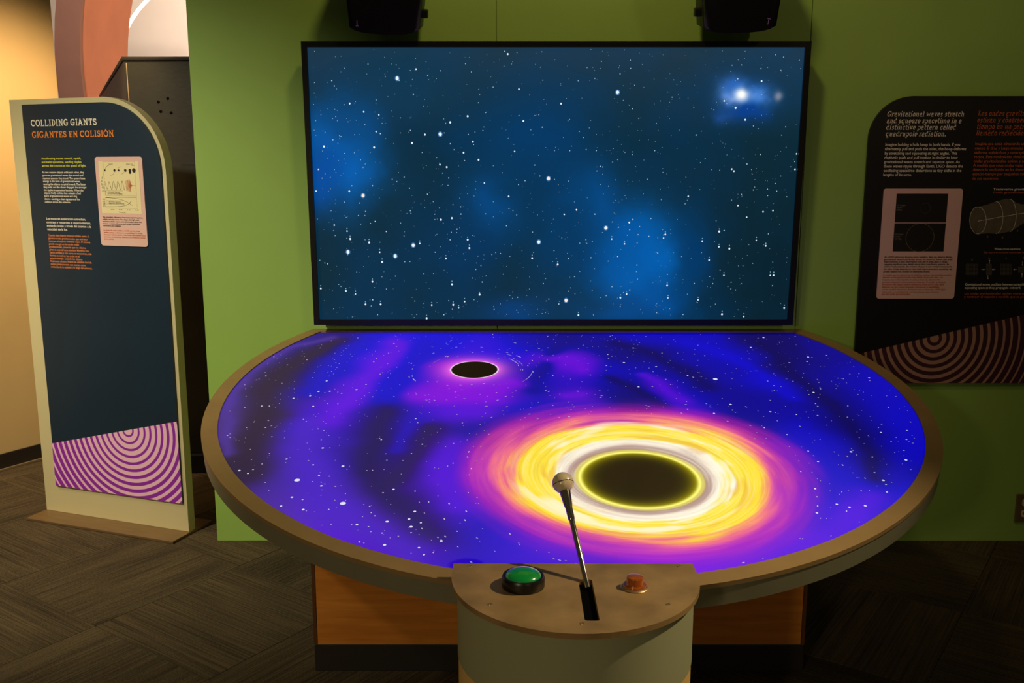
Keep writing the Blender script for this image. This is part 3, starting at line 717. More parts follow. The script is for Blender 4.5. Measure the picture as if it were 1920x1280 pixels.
for k in range(1000):
    while True:
        p = np.array((random.uniform(-lim, lim), random.uniform(-lim, YB - RW - .01)))
        if np.hypot(*p) < lim and np.linalg.norm(p - BC) > BR * 2.75 and np.linalg.norm(p - SC) > SR * 1.5: break
    dS = np.linalg.norm(p - SC); dB = np.linalg.norm(p - BC)
    s_ = random.choice((.8, .9, 1.0, 1.1, 1.3, 1.6, 2.0)) * .0011; el_ = 1.3; ang = random.uniform(-.3, .3)
    if dS < SR * 4:
        v_ = p - SC; ang = math.atan2(v_[0], -v_[1]); el_ = 3.5; s_ *= .75
    elif dB < BR * 4:
        v_ = p - BC; ang = math.atan2(v_[0], -v_[1]); el_ = 2.4; s_ *= .8
    tstar(p, s_ * el_, s_, ang, random.uniform(.25, .9), random.random() < .3)
# thin light trails bent round the smaller hole
def trail(r_, a0, a1, wd, br):
    n = 14; i = len(verts); col = tolin(np.array([215, 190, 255.])) * br
    for k in range(n + 1):
        t = math.radians(a0 + (a1 - a0) * k / n); ww = wd * (0.25 + math.sin(math.pi * k / n))
        for s_ in (-1, 1):
            rr = r_ + s_ * ww; verts.append((SC[0] + rr * math.cos(t), SC[1] + rr * math.sin(t), .0005)); cols.append(tuple(col)); flags.append(1.0)
    for k in range(n): faces.append([i + 2 * k, i + 2 * k + 2, i + 2 * k + 3, i + 2 * k + 1])
for rr, a0, a1, wd, br in ((2.45, -36, -3, .0011, .5), (1.95, 18, 42, .0013, .7), (2.1, 12, 33, .0008, .5), (2.45, 36, 44, .0014, .9), (2.3, 46, 55, .0009, .6), (1.95, 140, 160, .0008, .3), (2.7, 202, 210, .0016, .7), (2.8, 196, 200, .0014, .5)):
    trail(SR * rr, a0, a1, wd, br)
me = bpy.data.meshes.new('projected_picture'); me.from_pydata(verts, [], faces); me.update(); set_cols(me, cols)
fa = me.attributes.new('star_mark', 'FLOAT', 'POINT'); fa.data.foreach_set('value', np.array(flags, np.float32))
m, nt, b = newmat('table_projection'); N, L = nt.nodes, nt.links
def mt(op, *a_):
    x = N.new('ShaderNodeMath'); x.operation = op
    for i, k in enumerate(a_):
        if isinstance(k, (int, float)): x.inputs[i].default_value = float(k)
        else: L.new(k, x.inputs[i])
    return x.outputs[0]
def ramp(fac, stops, interp='LINEAR'):
    cr = N.new('ShaderNodeValToRGB'); cr.color_ramp.interpolation = interp; el_ = cr.color_ramp.elements
    while len(el_) < len(stops): el_.new(0.5)
    for k, (p_, c_) in enumerate(stops):
        el_[k].position = p_; el_[k].color = (*c_[:3], 1)
    L.new(fac, cr.inputs[0]); return cr.outputs['Color']
def mixc(f_, a_, c_, mode='MIX'):
    x = N.new('ShaderNodeMix'); x.data_type = 'RGBA'; x.blend_type = mode
    for s_, k in ((0, f_), (6, a_), (7, c_)):
        if isinstance(k, (int, float)): x.inputs[s_].default_value = k
        elif isinstance(k, tuple): x.inputs[s_].default_value = (*k, 1)
        else: L.new(k, x.inputs[s_])
    return x.outputs[2]
tc = N.new('ShaderNodeTexCoord'); sp = N.new('ShaderNodeSeparateXYZ'); L.new(tc.outputs['Object'], sp.inputs[0])
vc = N.new('ShaderNodeVertexColor'); vc.layer_name = 'picture'
fm = N.new('ShaderNodeAttribute'); fm.attribute_name = 'star_mark'
dx = mt('SUBTRACT', sp.outputs['X'], BC[0]); dy = mt('SUBTRACT', sp.outputs['Y'], BC[1])
r0_ = mt('DIVIDE', mt('SQRT', mt('ADD', mt('MULTIPLY', dx, dx), mt('MULTIPLY', dy, dy))), float(BR))
dy = mt('SUBTRACT', dy, mt('MULTIPLY', mt('MINIMUM', mt('MAXIMUM', mt('SUBTRACT', r0_, 1.05), 0.0), 1.0), .046))
rr = mt('SQRT', mt('ADD', mt('MULTIPLY', dx, dx), mt('MULTIPLY', dy, dy))); th = mt('ARCTAN2', dy, dx)
rn = mt('DIVIDE', rr, float(BR))                                       # 1 at the bright ring
ts = mt('ADD', th, mt('MULTIPLY', mt('LOGARITHM', mt('MAXIMUM', rn, .05), 2.718), 1.1))
def polar_noise(ka, kr, seed, detail=4, dist=0.0, rough=.55):
    cx = N.new('ShaderNodeCombineXYZ')
    L.new(mt('ADD', mt('MULTIPLY', mt('COSINE', ts), ka), seed), cx.inputs[0]); L.new(mt('MULTIPLY', mt('SINE', ts), ka), cx.inputs[1]); L.new(mt('MULTIPLY', rn, kr), cx.inputs[2])
    n = N.new('ShaderNodeTexNoise'); n.inputs['Scale'].default_value = 1; n.inputs['Detail'].default_value = detail; n.inputs['Distortion'].default_value = dist; n.inputs['Roughness'].default_value = rough
    L.new(cx.outputs[0], n.inputs['Vector']); return n.outputs['Fac']
nA = polar_noise(.9, 4.2, 3.1, 4, .25); nB = polar_noise(.9, 17.0, 9.4, 4, .3); nC = polar_noise(.9, 1.0, 5.5, 2); nD = polar_noise(1.05, 3.0, 13.7, 2, .2)
damp = mt('SUBTRACT', 1.0, mt('MULTIPLY', mt('MINIMUM', mt('MAXIMUM', mt('SUBTRACT', rn, 1.8), 0.0), 1.0), .62))
warp = mt('ADD', mt('MULTIPLY', mt('MULTIPLY', mt('SUBTRACT', nA, .5), 1.25), damp), mt('MULTIPLY', mt('SUBTRACT', nC, .5), .9))
grow = mt('MULTIPLY', warp, mt('MINIMUM', mt('MAXIMUM', mt('MULTIPLY', mt('SUBTRACT', rn, 1.15), 1.6), 0.0), 1.0))
rw = mt('ADD', rn, grow)
t01 = mt('DIVIDE', rw, 4.0)
S = lambda *c_: tuple(tolin(np.array(c_, float)))
disk = ramp(t01, [(0.0, S(0, 0, 0)), (.262, S(150, 118, 112)), (.30, S(196, 170, 160)), (.328, S(250, 236, 214)), (.35, S(255, 252, 228)), (.38, S(255, 234, 80)), (.50, S(255, 224, 52)), (.535, S(250, 170, 96)), (.575, S(240, 110, 136)), (.62, S(226, 70, 156)), (.68, S(206, 30, 170)), (.76, S(160, 4, 186)), (.88, S(110, 0, 205))])
# fine streaks
st_ = mt('MULTIPLY', mt('MULTIPLY', mt('SUBTRACT', nB, .5), 1.6), damp)
disk = mixc(mt('MULTIPLY', mt('MINIMUM', mt('MAXIMUM', st_, 0.0), .5), mt('MINIMUM', mt('MAXIMUM', mt('MULTIPLY', mt('SUBTRACT', 2.3, rn), 3.0), 0.12), 1.0)), disk, S(255, 250, 220))
disk = mixc(mt('MINIMUM', mt('MAXIMUM', mt('MULTIPLY', st_, -1.3), 0.0), .5), disk, mixc(.5, disk, S(150, 70, 60)))
band = mt('MULTIPLY', mt('MINIMUM', mt('MAXIMUM', mt('MULTIPLY', mt('SUBTRACT', rn, 1.25), 5.0), 0.0), 1.0), mt('MINIMUM', mt('MAXIMUM', mt('MULTIPLY', mt('SUBTRACT', 2.25, rn), 3.0), 0.0), 1.0))
pat = mt('MULTIPLY', mt('MINIMUM', mt('MAXIMUM', mt('MULTIPLY', mt('SUBTRACT', nD, .55), 7.0), 0.0), .6), band)
disk = mixc(pat, disk, S(255, 253, 232))
pat2 = mt('MULTIPLY', mt('MINIMUM', mt('MAXIMUM', mt('MULTIPLY', mt('SUBTRACT', .44, nD), 6.0), 0.0), .55), band)
disk = mixc(pat2, disk, S(236, 176, 60))
alpha = mt('SUBTRACT', 1.0, mt('MINIMUM', mt('MAXIMUM', mt('DIVIDE', mt('SUBTRACT', rw, 2.30), 1.0), 0.0), 1.0))
alpha = mt('POWER', alpha, 1.35)
alpha = mt('MULTIPLY', alpha, mt('SUBTRACT', 1.0, fm.outputs['Fac']))
col = mixc(alpha, vc.outputs['Color'], disk)
# bright ring and the dark hole
ringf = mt('POWER', 2.718, mt('MULTIPLY', mt('MULTIPLY', mt('SUBTRACT', rn, 1.0), mt('SUBTRACT', rn, 1.0)), -750.0))
inn = mt('LESS_THAN', rn, .985)
halo = mt('POWER', 2.718, mt('MULTIPLY', mt('MAXIMUM', mt('SUBTRACT', .985, rn), 0.0), -13.0))
holec = mixc(halo, (0, 0, 0), S(190, 176, 0))
col = mixc(inn, col, holec)
ring2 = mt('POWER', 2.718, mt('MULTIPLY', mt('MULTIPLY', mt('SUBTRACT', rn, 1.06), mt('SUBTRACT', rn, 1.06)), -900.0))
col = mixc(mt('MULTIPLY', ring2, .55), col, S(255, 240, 90))
col = mixc(ringf, col, S(255, 252, 120))
# smaller hole
ex = mt('SUBTRACT', sp.outputs['X'], SC[0]); ey = mt('SUBTRACT', sp.outputs['Y'], SC[1])
r2 = mt('DIVIDE', mt('SQRT', mt('ADD', mt('MULTIPLY', ex, ex), mt('MULTIPLY', ey, ey))), float(SR))
hal = mt('MULTIPLY', mt('POWER', 2.718, mt('MULTIPLY', mt('MAXIMUM', mt('SUBTRACT', r2, 1.0), 0.0), -3.2)), .75)
col = mixc(mt('MULTIPLY', hal, mt('SUBTRACT', 1.0, fm.outputs['Fac'])), col, S(255, 110, 235))
col = mixc(mt('LESS_THAN', r2, .985), col, (0.0, 0.0, 0.0))
rg = mt('POWER', 2.718, mt('MULTIPLY', mt('MULTIPLY', mt('SUBTRACT', r2, 1.0), mt('SUBTRACT', r2, 1.0)), -1500.0))
col = mixc(rg, col, S(255, 235, 250))
L.new(col, b.inputs['Emission Color']); b.inputs['Emission Strength'].default_value = 1.0
b.inputs['Base Color'].default_value = (.046, .038, .020, 1); b.inputs['Roughness'].default_value = 0.7; b.inputs['Specular IOR Level'].default_value = 0.0
o = add('projected_picture', me, m, tb); o.matrix_basis = tM @ Matrix.Translation((0, 0, -.004))
o['label'] = 'glowing purple and blue space picture with two black holes'

# base cabinet
def base_hit(u, v): return hit(u, v, Vector((0, 2.736, 0)), Vector((0, 1, 0)))
bl_ = on_floor(591, 1258); br_ = on_floor(1505, 1258); by = (bl_.y + br_.y) / 2
zk = base_hit(700, 1208).z
ox, oy = tb.location.x, tb.location.y
bx0, bx1 = bl_.x - ox, br_.x - ox
def under(y): return TBo.z + (y + oy - TBo.y) * math.tan(TT) - .066
def wedge(name, x0, x1, y0, y1, z0, m, parent, bev=0):
    bm = bmesh.new()
    V = [bm.verts.new(p) for p in ((x0, y0, z0), (x1, y0, z0), (x1, y1, z0), (x0, y1, z0), (x0, y0, under(y0)), (x1, y0, under(y0)), (x1, y1, under(y1)), (x0, y1, under(y1)))]
    for f_ in ((3, 2, 1, 0), (4, 5, 6, 7), (0, 1, 5, 4), (1, 2, 6, 5), (2, 3, 7, 6), (3, 0, 4, 7)): bm.faces.new([V[k] for k in f_])
    return from_bm(name, bm, m, parent)
cab = wedge('base_cabinet', bx0 + .004, bx1 - .004, 0.010, 0.95, zk, M['wood_edge'], tb)
wedge('wood_panel', bx0 + .012, bx1 - .012, 0.0, 0.0095, zk + .001, M['wood'], cab)
wedge('corner_edge', bx0, bx0 + .0105, -0.001, 0.0095, zk + .001, M['wood_edge'], cab)
wedge('corner_edge', bx1 - .0105, bx1, -0.001, 0.0095, zk + .001, M['wood_edge'], cab)
box('kick_plate', (bx0, 0.002, 0.0), (bx1, 0.945, zk - .001), M['skirt'], tb, .002)

# ------------------------------------------------------------------ control console
PZ = H - 0.232 * D
def onp(u, v): return on_floor(u, v, PZ)
pl, pr = onp(850, 1056), onp(1305, 1055); fr_ = onp(1082, 1188)
cr_ = (pr.x - pl.x) / 2 * .985; ccx = (pl.x + pr.x) / 2 - .004; yb_ = pl.y; cyc = fr_.y + cr_
co = empty('control_console', (ccx, cyc, 0), None, 'half-round control console with a lever and two push buttons', 'console')
def half(r, back, n=48, cut=0.0):
    out = [(r * math.cos(math.pi + math.pi * k / n), r * math.sin(math.pi + math.pi * k / n)) for k in range(n + 1)]
    return out + [(r - cut, back), (-r + cut, back)]
def bev_prism(name, pts, z0, z1, m, parent, bev, smooth=40):
    bm = bmesh.new(); bm_prism(bm, pts, 'z', z0, z1, bev); return from_bm(name, bm, m, parent, smooth)
SLX, SLy0, SLy1 = (onp(1099, 1090).x + onp(1109, 1162).x) / 2 - ccx, onp(1108, 1163).y - cyc, onp(1098, 1086).y - cyc
# top plate with a real slot: outer outline bridged to slot outline
outl = half(cr_, yb_ - cyc)
sw = .0150
slot = rrect(SLX - sw, SLX + sw, SLy0, SLy1, .006, 4)
bm = bmesh.new()
def loop_edges(pts, z):
    vs = [bm.verts.new((*p, z)) for p in pts]
    return vs, [bm.edges.new((vs[k], vs[(k + 1) % len(vs)])) for k in range(len(vs))]
vt, et = loop_edges(outl, PZ); vst, est = loop_edges(slot, PZ)
bmesh.ops.triangle_fill(bm, use_beauty=True, edges=et + est)
vb, eb = loop_edges(outl, PZ - .012); vsb, esb = loop_edges(slot, PZ - .012)
bmesh.ops.triangle_fill(bm, use_beauty=True, edges=eb + esb)
for A, B in ((vt, vb), (vst, vsb)):
    for k in range(len(A)):
        j = (k + 1) % len(A); bm.faces.new((A[k], A[j], B[j], B[k]))
plate = from_bm('top_plate', bm, M['steel'], co)
rb = cr_ - .012
ZB = H - 0.2785 * D
bkc = min(0.0, (TBo.y - TR * math.cos(TT)) - .008 - cyc)
body = bev_prism('body_wrap', half(rb, bkc), ZB, PZ - .0125, M['grey_lam'], co, .001)
bev_prism('lower_shell', half(rb - .0015, bkc - .002), 0.0, ZB - .0005, M['beige_lam'], co, .001)
box('slot_box', (SLX - sw + .0005, SLy0 + .0005, PZ - .0122), (SLX + sw - .0005, SLy1 - .0005, PZ - .0119), M['slot'], co)
for u, v in ((880, 1062), (919, 1133), (1092, 1169), (1253, 1133), (1273, 1061)):
    q = onp(u, v); s_ = lathe('screw', [(0, .0006), (.0022, .0006), (.0024, .0016), (.0044, .0016), (.0052, 0)], M['screw'], co, 16)
    s_.location = (q.x - ccx, q.y - cyc, PZ)
def gem(name, rgb, rough, emis):
    m, nt, b = newmat(name); nz = nt.nodes.new('ShaderNodeTexNoise'); nz.inputs['Scale'].default_value = 60
    cr = nt.nodes.new('ShaderNodeValToRGB'); c_ = lin(rgb)
    cr.color_ramp.elements[0].color = (*[x * .7 for x in c_], 1); cr.color_ramp.elements[1].color = (*c_, 1)
    nt.links.new(nz.outputs['Fac'], cr.inputs[0]); nt.links.new(cr.outputs[0], b.inputs['Base Color'])
    b.inputs['Roughness'].default_value = rough; b.inputs['Coat Weight'].default_value = 1.0; b.inputs['Coat Roughness'].default_value = .05
    b.inputs['Subsurface Weight'].default_value = .2; b.inputs['Subsurface Radius'].default_value = (.01, .01, .01)
    if emis:
        nt.links.new(cr.outputs[0], b.inputs['Emission Color']); b.inputs['Emission Strength'].default_value = emis  # faint emission added to brighten the button lens
    return m
# green dome button
q = onp(981, 1098)
gb = lathe('button_collar', [(0, 0), (.0455, 0), (.0465, .002), (.0465, .020), (.0440, .025), (.0400, .025), (.0395, .021), (0, .021)], M['bezel'], co, 56)
gb.location = (q.x - ccx, q.y - cyc, PZ + .0003); gb['label'] = 'black collar ring of the green button'
lathe('button_dome', [(.0392, .0212)] + [(.0392 * math.cos(t), .0216 + .0165 * math.sin(t)) for t in [k * math.pi / 24 for k in range(12)]] + [(0, .0381)], gem('green_lens', (8, 150, 62), .25, .10), gb, 56)['label'] = 'glossy green dome'
# amber button
q = onp(1190, 1101)
ab = lathe('amber_collar', [(0, 0), (.0300, 0), (.0305, .0015), (.0280, .0035), (.0255, .004), (.0255, .0015), (0, .0015)], M['screw'], co, 40)
ab.location = (q.x - ccx, q.y - cyc, PZ + .0003); ab['label'] = 'metal ring of the amber button'
lathe('amber_lens', [(.0252, .0016), (.0252, .006), (.0245, .0075), (.0190, .0082), (.0182, .0100), (.0178, .0220), (.0165, .0245), (.0120, .0262), (0, .0268)], gem('amber_lens', (168, 84, 18), .10, .04), ab, 40)['label'] = 'glossy amber lens'
# lever
LB = onp(1100, 1092); ball = hit(1055.5, 905, Vector((0, .545 * D, 0)), Vector((0, 1, 0)))
Lv = empty('lever', (LB.x - ccx, LB.y - cyc, PZ)); Lv.parent = co
dirv = (ball - LB); Ln = dirv.length
Lv.rotation_euler = dirv.to_track_quat('Z', 'Y').to_euler()
lathe('shaft', [(0, -.011), (.0062, -.011), (.0062, Ln * .62), (.0058, Ln * .625), (0, Ln * .625)], M['chrome'], Lv, 24)
lathe('ferrule', [(0, Ln * .615), (.0070, Ln * .615), (.0078, Ln * .625), (.0082, Ln * .74), (.0100, Ln * .775), (.0128, Ln * .90), (.0130, Ln * .925), (0, Ln * .925)], M['chrome'], Lv, 28)
br = 20.2 / F * (ball.y / .957)
lathe('ball_knob', [(0, Ln - br)] + [(br * math.sin(t), Ln - br * math.cos(t)) for t in [k * math.pi / 24 for k in range(1, 24)]] + [(0, Ln + br)], M['ivory'], Lv, 40)
zs = Ln - br * .12
lathe('knob_seam', [(br * .985, zs - .0007), (br * 1.004, zs - .0007), (br * 1.004, zs + .0007), (br * .985, zs + .0007)], M['slot'], Lv, 40)

# ------------------------------------------------------------------ speakers
def speaker(u0, u1, vb, flip, label):
    yy = D - .22
    pb = hit((u0 + u1) / 2, vb, Vector((0, yy, 0)), Vector((0, 1, 0)))
    sw_ = (u1 - u0) / F * yy / 1.04 / 2
    root = empty('speaker', (pb.x, yy, pb.z), (math.radians(14), math.radians(2.2) * flip, 0), label, 'speaker', 'wall speakers above the television')
    n = 12; hh = .30
    bot_ = [(-sw_ * .93 + 2 * sw_ * .93 * k / n, -.0 + .015 * (2 * k / n - 1) ** 4 + .004 * (2 * k / n - 1) ** 2) for k in range(n + 1)]
    top_ = [(sw_ * 1.13 - 2 * sw_ * 1.13 * k / n, hh + .03 - .024 * (2 * k / n - 1) ** 2) for k in range(n + 1)]
    outl = bot_ + top_
    bm = bmesh.new(); bm_prism(bm, outl, 'y', 0.012, .15, .006); from_bm('cabinet', bm, M['black'], root, 40)
    bm = bmesh.new(); bm_prism(bm, [(x * .985, z if abs(x) < sw_ else z) for x, z in outl], 'y', -.012, .0115, .009); from_bm('grille', bm, M['bezel'], root, 40)
    # small pale lilac mark on the grille
    k = -1 if flip > 0 else 1
    ex_ = k * sw_ * .70
    pth = [[(ex_, .024), (ex_, .046)], [(ex_ - .005, .026), (ex_ + .005, .026)]] if flip > 0 else [[(ex_ - .003, .026), (ex_, .046)], [(ex_ - .006, .047), (ex_ + .006, .044)]]
    line2d('lilac_mark', pth, .0024, M['lilac_mark'], root, -.0128)
    box('bracket', (-.035, .151, .10), (.035, .205, .22), M['black'], root, .004)
    box('side_knob', (-k * sw_ * 1.03 - .012, .05, .055), (-k * sw_ * 1.03 + .012, .085, .085), M['black'], root, .004)
M['lilac_mark'] = mat('lilac_grille_mark', (150, 120, 190), .5)
speaker(650, 791, 64, 1, 'black wall speaker nearest the standing sign, above the television')
speaker(1315, 1460, 61, -1, 'black wall speaker above the television, towards the wall graphic')

# ------------------------------------------------------------------ free-standing sign
sA = Vector((-2.146, 4.139, 0)); sB = Vector((-1.398, 3.867, 0)); ex_ = (sB - sA).normalized(); SWd = (sB - sA).length
sn = Vector((ex_.y, -ex_.x, 0))                              # towards the visitor
sg = empty('sign_stand', (sA.x, sA.y, 0), (0, 0, math.atan2(ex_.y, ex_.x)), 'cream free-standing sign with navy panel titled Colliding Giants', 'sign')
def sl(u, v, off=0.0):
    q = hit(u, v, sA + sn * off, sn) - sA; return q.dot(ex_), q.z
SH = sl(18, 187)[1]; RC = .300
def sign_outline(x0, x1, z0, z1, r, n=20):
    return [(x0, z0), (x1, z0)] + [(x1 - r + r * math.cos(math.pi / 2 * k / n), z1 - r + r * math.sin(math.pi / 2 * k / n)) for k in range(n + 1)] + [(x0, z1)]
prism('slab', sign_outline(0, SWd, .0125, SH, RC), 'y', 0, .042, M['cream'], sg, .0015, 35)
box('base_plate', (-.006, -.112, 0.001), (SWd + .006, .15, .012), M['plate'], sg, .002)
off = .009
bx0_, bz1_ = sl(42, 196, off); bx1_, bz0_ = sl(342, 943, off); bxl, bzl = sl(103, 911, off)
bx0_ = (bx0_ + bxl) / 2; bz0_ = (bz0_ + bzl) / 2
gbd = prism('graphic_panel', sign_outline(bx0_, bx1_, bz0_, bz1_, RC - .03), 'y', -off, -.0005, M['navy'], sg, .001, 35)
gbd['label'] = 'navy printed panel with rounded corner'
# purple ring band at the foot of the panel
p1 = sl(103, 830, off); p2 = sl(332, 790, off); rc_ = sl(240, 806, off)
t_ = (p2[1] - p1[1]) / (p2[0] - p1[0])
zl = p1[1] + t_ * (bx0_ - p1[0]); zr = p1[1] + t_ * (bx1_ - p1[0])
Mr = ring_print('purple_ring_print', (140, 42, 176), (232, 190, 218), rc_[0], rc_[1], .0315, .74, .028)
prism('ring_band', [(bx0_ + .0005, bz0_ + .0005), (bx1_ - .0005, bz0_ + .0005), (bx1_ - .0005, zr), (bx0_ + .0005, zl)], 'y', -off - .0008, -off - .0001, Mr, gbd)['label'] = 'purple and pink concentric ring print'
yt = -off - .0006
def T(name, me, m, par, uv, yy=yt, f_=sl, o_=off):
    x, z = f_(*uv, o_); return put(name, me, m, par, x, yy, z)
def dist(a_, c_, f_=sl): p, q = f_(*a_, off), f_(*c_, off); return math.hypot(q[0] - p[0], q[1] - p[1])
def dx_(a_, c_, f_=sl): p, q = f_(*a_, off), f_(*c_, off); return abs(q[0] - p[0])
def dz_(a_, c_, f_=sl): p, q = f_(*a_, off), f_(*c_, off); return abs(q[1] - p[1])
T('title_text', slab_mesh(['COLLIDING GIANTS'], dz_((59, 225), (59, 237.5)), 0, dx_((58.5, 236), (182.5, 234))), M['white_ink'], gbd, (58.5, 237.0))
T('title_text', slab_mesh(['GIGANTES EN COLISIÓN'], dz_((60, 247), (60, 258.8)), 0, dx_((60, 258), (214, 256))), M['orange_ink'], gbd, (60.5, 258.3))
def para(name, lines, m, uv0, uvw, uvl, par=None, bold=.012, f_=sl, yy=yt, sz=.92):
    """first baseline at uv0, longest line ends at uvw, last baseline at uvl"""
    pitch = abs(f_(*uv0, off)[1] - f_(*uvl, off)[1]) / max(1, len(lines) - 1)
    me = text_mesh(lines, pitch * sz, pitch, dx_(uv0, uvw, f_), bold)
    return T(name, me, m, par or gbd, uv0, yy, f_)
para('yellow_text', ['Accelerating masses stretch, squish,', 'and twist spacetime, sending ripples', 'across the cosmos at the speed of light.'], M['yellow_ink'], (78, 299), (161.5, 312), (79.5, 312.5), bold=.016)
para('body_text', ['As two massive objects orbit each other, they', 'generate gravitational waves that stretch and', 'squeeze space as they travel. The system loses', 'energy in the form of gravitational waves,', 'causing the objects to spiral inward. The faster', 'they orbit and the closer they get, the stronger', 'the ripples in spacetime become. When the', 'objects finally collide, they unleash a final', 'burst of gravitational waves and ring', 'down—sending a clear signature of the', 'collision across the universe.'], M['white_ink'], (79.5, 324.5), (162.5, 352), (84.5, 380), sz=1.0)
para('spanish_text', ['Las masas en aceleración estrechan,', 'contraen y retuercen el espacio-tiempo,', 'enviando ondas a través del cosmos a la', 'velocidad de la luz.'], M['white_ink'], (87, 411.5), (171, 425), (89, 431.5), sz=.95)
para('spanish_body_text', ['Cuando dos objetos masivos orbitan entre sí,', 'generan ondas gravitacionales que estiran y', 'contraen el espacio mientras viajan. El sistema', 'pierde energía en forma de ondas', 'gravitacionales, causando que los objetos', 'giren en espiral hacia adentro. Mientras más', 'rápido orbitan y más cerca se encuentran, más', 'fuertes se vuelven las ondas en el', 'espacio-tiempo. Cuando los objetos', 'finalmente chocan, liberan un estallido final de', 'ondas gravitacionales que suenan como', 'evidencia de la colisión a lo largo del universo.'], M['orange2_ink'], (90.5, 442.5), (174, 503), (95.5, 501.5), sz=1.0)
# pink card with waveform chart
k0, k1 = sl(179, 294, off), sl(278, 463, off); k2, k3 = sl(268, 293.5, off), sl(191, 459.5, off)
kx0, kx1 = (k0[0] + k3[0]) / 2, (k2[0] + k1[0]) / 2; kz1, kz0 = (k0[1] + k2[1]) / 2, (k1[1] + k3[1]) / 2
cd_ = prism('info_card', rrect(kx0, kx1, kz0, kz1, .012), 'y', -off - .0042, -off - .0002, M['card'], sg, .0006); cd_['label'] = 'pink rounded card with waveform chart'
yc_ = -off - .0044
kw, kh = kx1 - kx0, kz1 - kz0
def K(a_, c_): return (kx0 + a_ * kw, kz1 - c_ * kh)        # card coordinates, 0..1 from the top left
pp = [K(.075, .05), K(.925, .05), K(.925, .632), K(.075, .632)]
prism('chart_paper', [pp[3], pp[2], pp[1], pp[0]], 'y', yc_ - .0006, yc_ - .0001, M['paper'], cd_)
y2 = yc_ - .0009
lw_ = .0009
def rectp(a0, c0, a1, c1): return [K(a0, c0), K(a1, c0), K(a1, c1), K(a0, c1), K(a0, c0)]
line2d('chart_axes', [rectp(.175, .052, .84, .432), rectp(.175, .452, .84, .572)] + [[K(.175, .24 + .036 * k), K(.195, .24 + .036 * k)] for k in range(5)] + [[K(.82, .47 + .02 * k), K(.84, .47 + .02 * k)] for k in range(6)], lw_ * .8, M['black_ink'], cd_, y2)
wave = []; wave2 = []
for k in range(420):
    t = k / 419; ph = 2 * math.pi * (6.3 * t + 4.0 * t ** 9 * 1.0 + 2.4 * max(0, t - .72) ** 1.5 * 12)
    amp = .040 * (1 + .35 * t + 1.1 * max(0, t - .7) * 2.2) if t < .90 else .085 * math.exp(-(t - .90) * 42)
    p = K(.18 + .60 * t, .318 - amp * math.cos(ph)); (wave if t < .74 else wave2).append(p)
line2d('waveform', [wave], lw_ * 1.3, M['black_ink'], cd_, y2 - .0002)
line2d('waveform_end', [wave2, [K(.775, .318), K(.84, .318)]], lw_ * 1.2, M['rust_ink'], cd_, y2 - .0002)
line2d('orbit_arcs', [[K(.21 + .10 * math.cos(math.radians(a_)) + .10, .15 + .055 * math.sin(math.radians(a_))) for a_ in range(180, 275, 8)], [K(.31 + .10 * math.cos(math.radians(a_)), .15 + .055 * math.sin(math.radians(a_))) for a_ in range(0, 95, 8)],
     [K(.55 + .07 * math.cos(math.radians(a_)), .15 + .04 * math.sin(math.radians(a_))) for a_ in range(180, 275, 8)], [K(.55 + .07 * math.cos(math.radians(a_)), .15 + .04 * math.sin(math.radians(a_))) for a_ in range(0, 95, 8)]], lw_ * .9, M['black_ink'], cd_, y2)['kind'] = 'stuff'
line2d('mass_curves', [[K(.18 + .56 * t, .455 + .012 * t + .075 * t ** 3.2) for t in [k / 20 for k in range(21)]], [K(.18 + .54 * t, .556 - .006 * t - .06 * t ** 6) for t in [k / 20 for k in range(21)]]], lw_ * 1.3, M['black_ink'], cd_, y2 - .0002)
line2d('key_frames', [rectp(.18, .378, .56, .425), rectp(.185, .488, .58, .532)], lw_ * .8, M['black_ink'], cd_, y2)
def dot(name, a_, c_, r, m):
    x, z = K(a_, c_); V = [(x + r * math.cos(t * math.pi / 8), 0, z + r * math.sin(t * math.pi / 8)) for t in range(16)]
    me = bpy.data.meshes.new(name); me.from_pydata(V, [], [list(range(16))]); o = add(name, me, m, cd_); o.location = (0, y2 - .0003, 0)
for a_, r in ((.205, .0040), (.41, .0055), (.50, .0040), (.64, .0060), (.735, .0062), (.82, .0090)):
    dot('mass_dot', a_, .15, r, M['black_ink'])
dot('mass_dot', .737, .172, .0062, M['black_ink'])
def ctext(name, lines, m, a_, c_, width_, pitch_, bold=.012, yy=None):
    x, z = K(a_, c_); me = text_mesh(lines, pitch_ * kh * .95, pitch_ * kh, width_ * kw, bold); return put(name, me, m, cd_, x, yy or y2, z)
ctext('chart_label', ['Inspiral'], M['black_ink'], .28, .085, .10, .016); ctext('chart_label', ['Merger  Ring-', '               down'], M['black_ink'], .67, .085, .165, .014)
ctext('chart_label', ['— Numerical relativity', '   Reconstructed (template)'], M['black_ink'], .20, .397, .34, .019); ctext('chart_label', ['— Black hole separation', '— Black hole relative velocity'], M['black_ink'], .205, .506, .36, .019)
for k_, t_l in enumerate(('0.30', '0.35', '0.40', '0.45')): ctext('chart_label', [t_l], M['black_ink'], .27 + .172 * k_, .594, .075, .016)
ctext('chart_label', ['Time (s)'], M['black_ink'], .44, .622, .14, .018)
ctext('chart_label', ['1.0', '0.5', '0.0', '-0.5', '-1.0'], M['black_ink'], .105, .245, .055, .036, .006)['kind'] = 'stuff'; ctext('chart_label', ['0.6', '0.5', '0.4', '0.3'], M['black_ink'], .105, .48, .055, .027, .006)['kind'] = 'stuff'
ctext('card_text', ['The waveform changes as the masses spiral together,', 'collide, and ring down. The shape, strength, and', 'evolution of the waves carry information about the', 'masses, motions, distance, and orbital inclination', 'involved in the collision.'], M['black_ink'], .075, .682, .86, .0245, .016, yc_ - .0004)
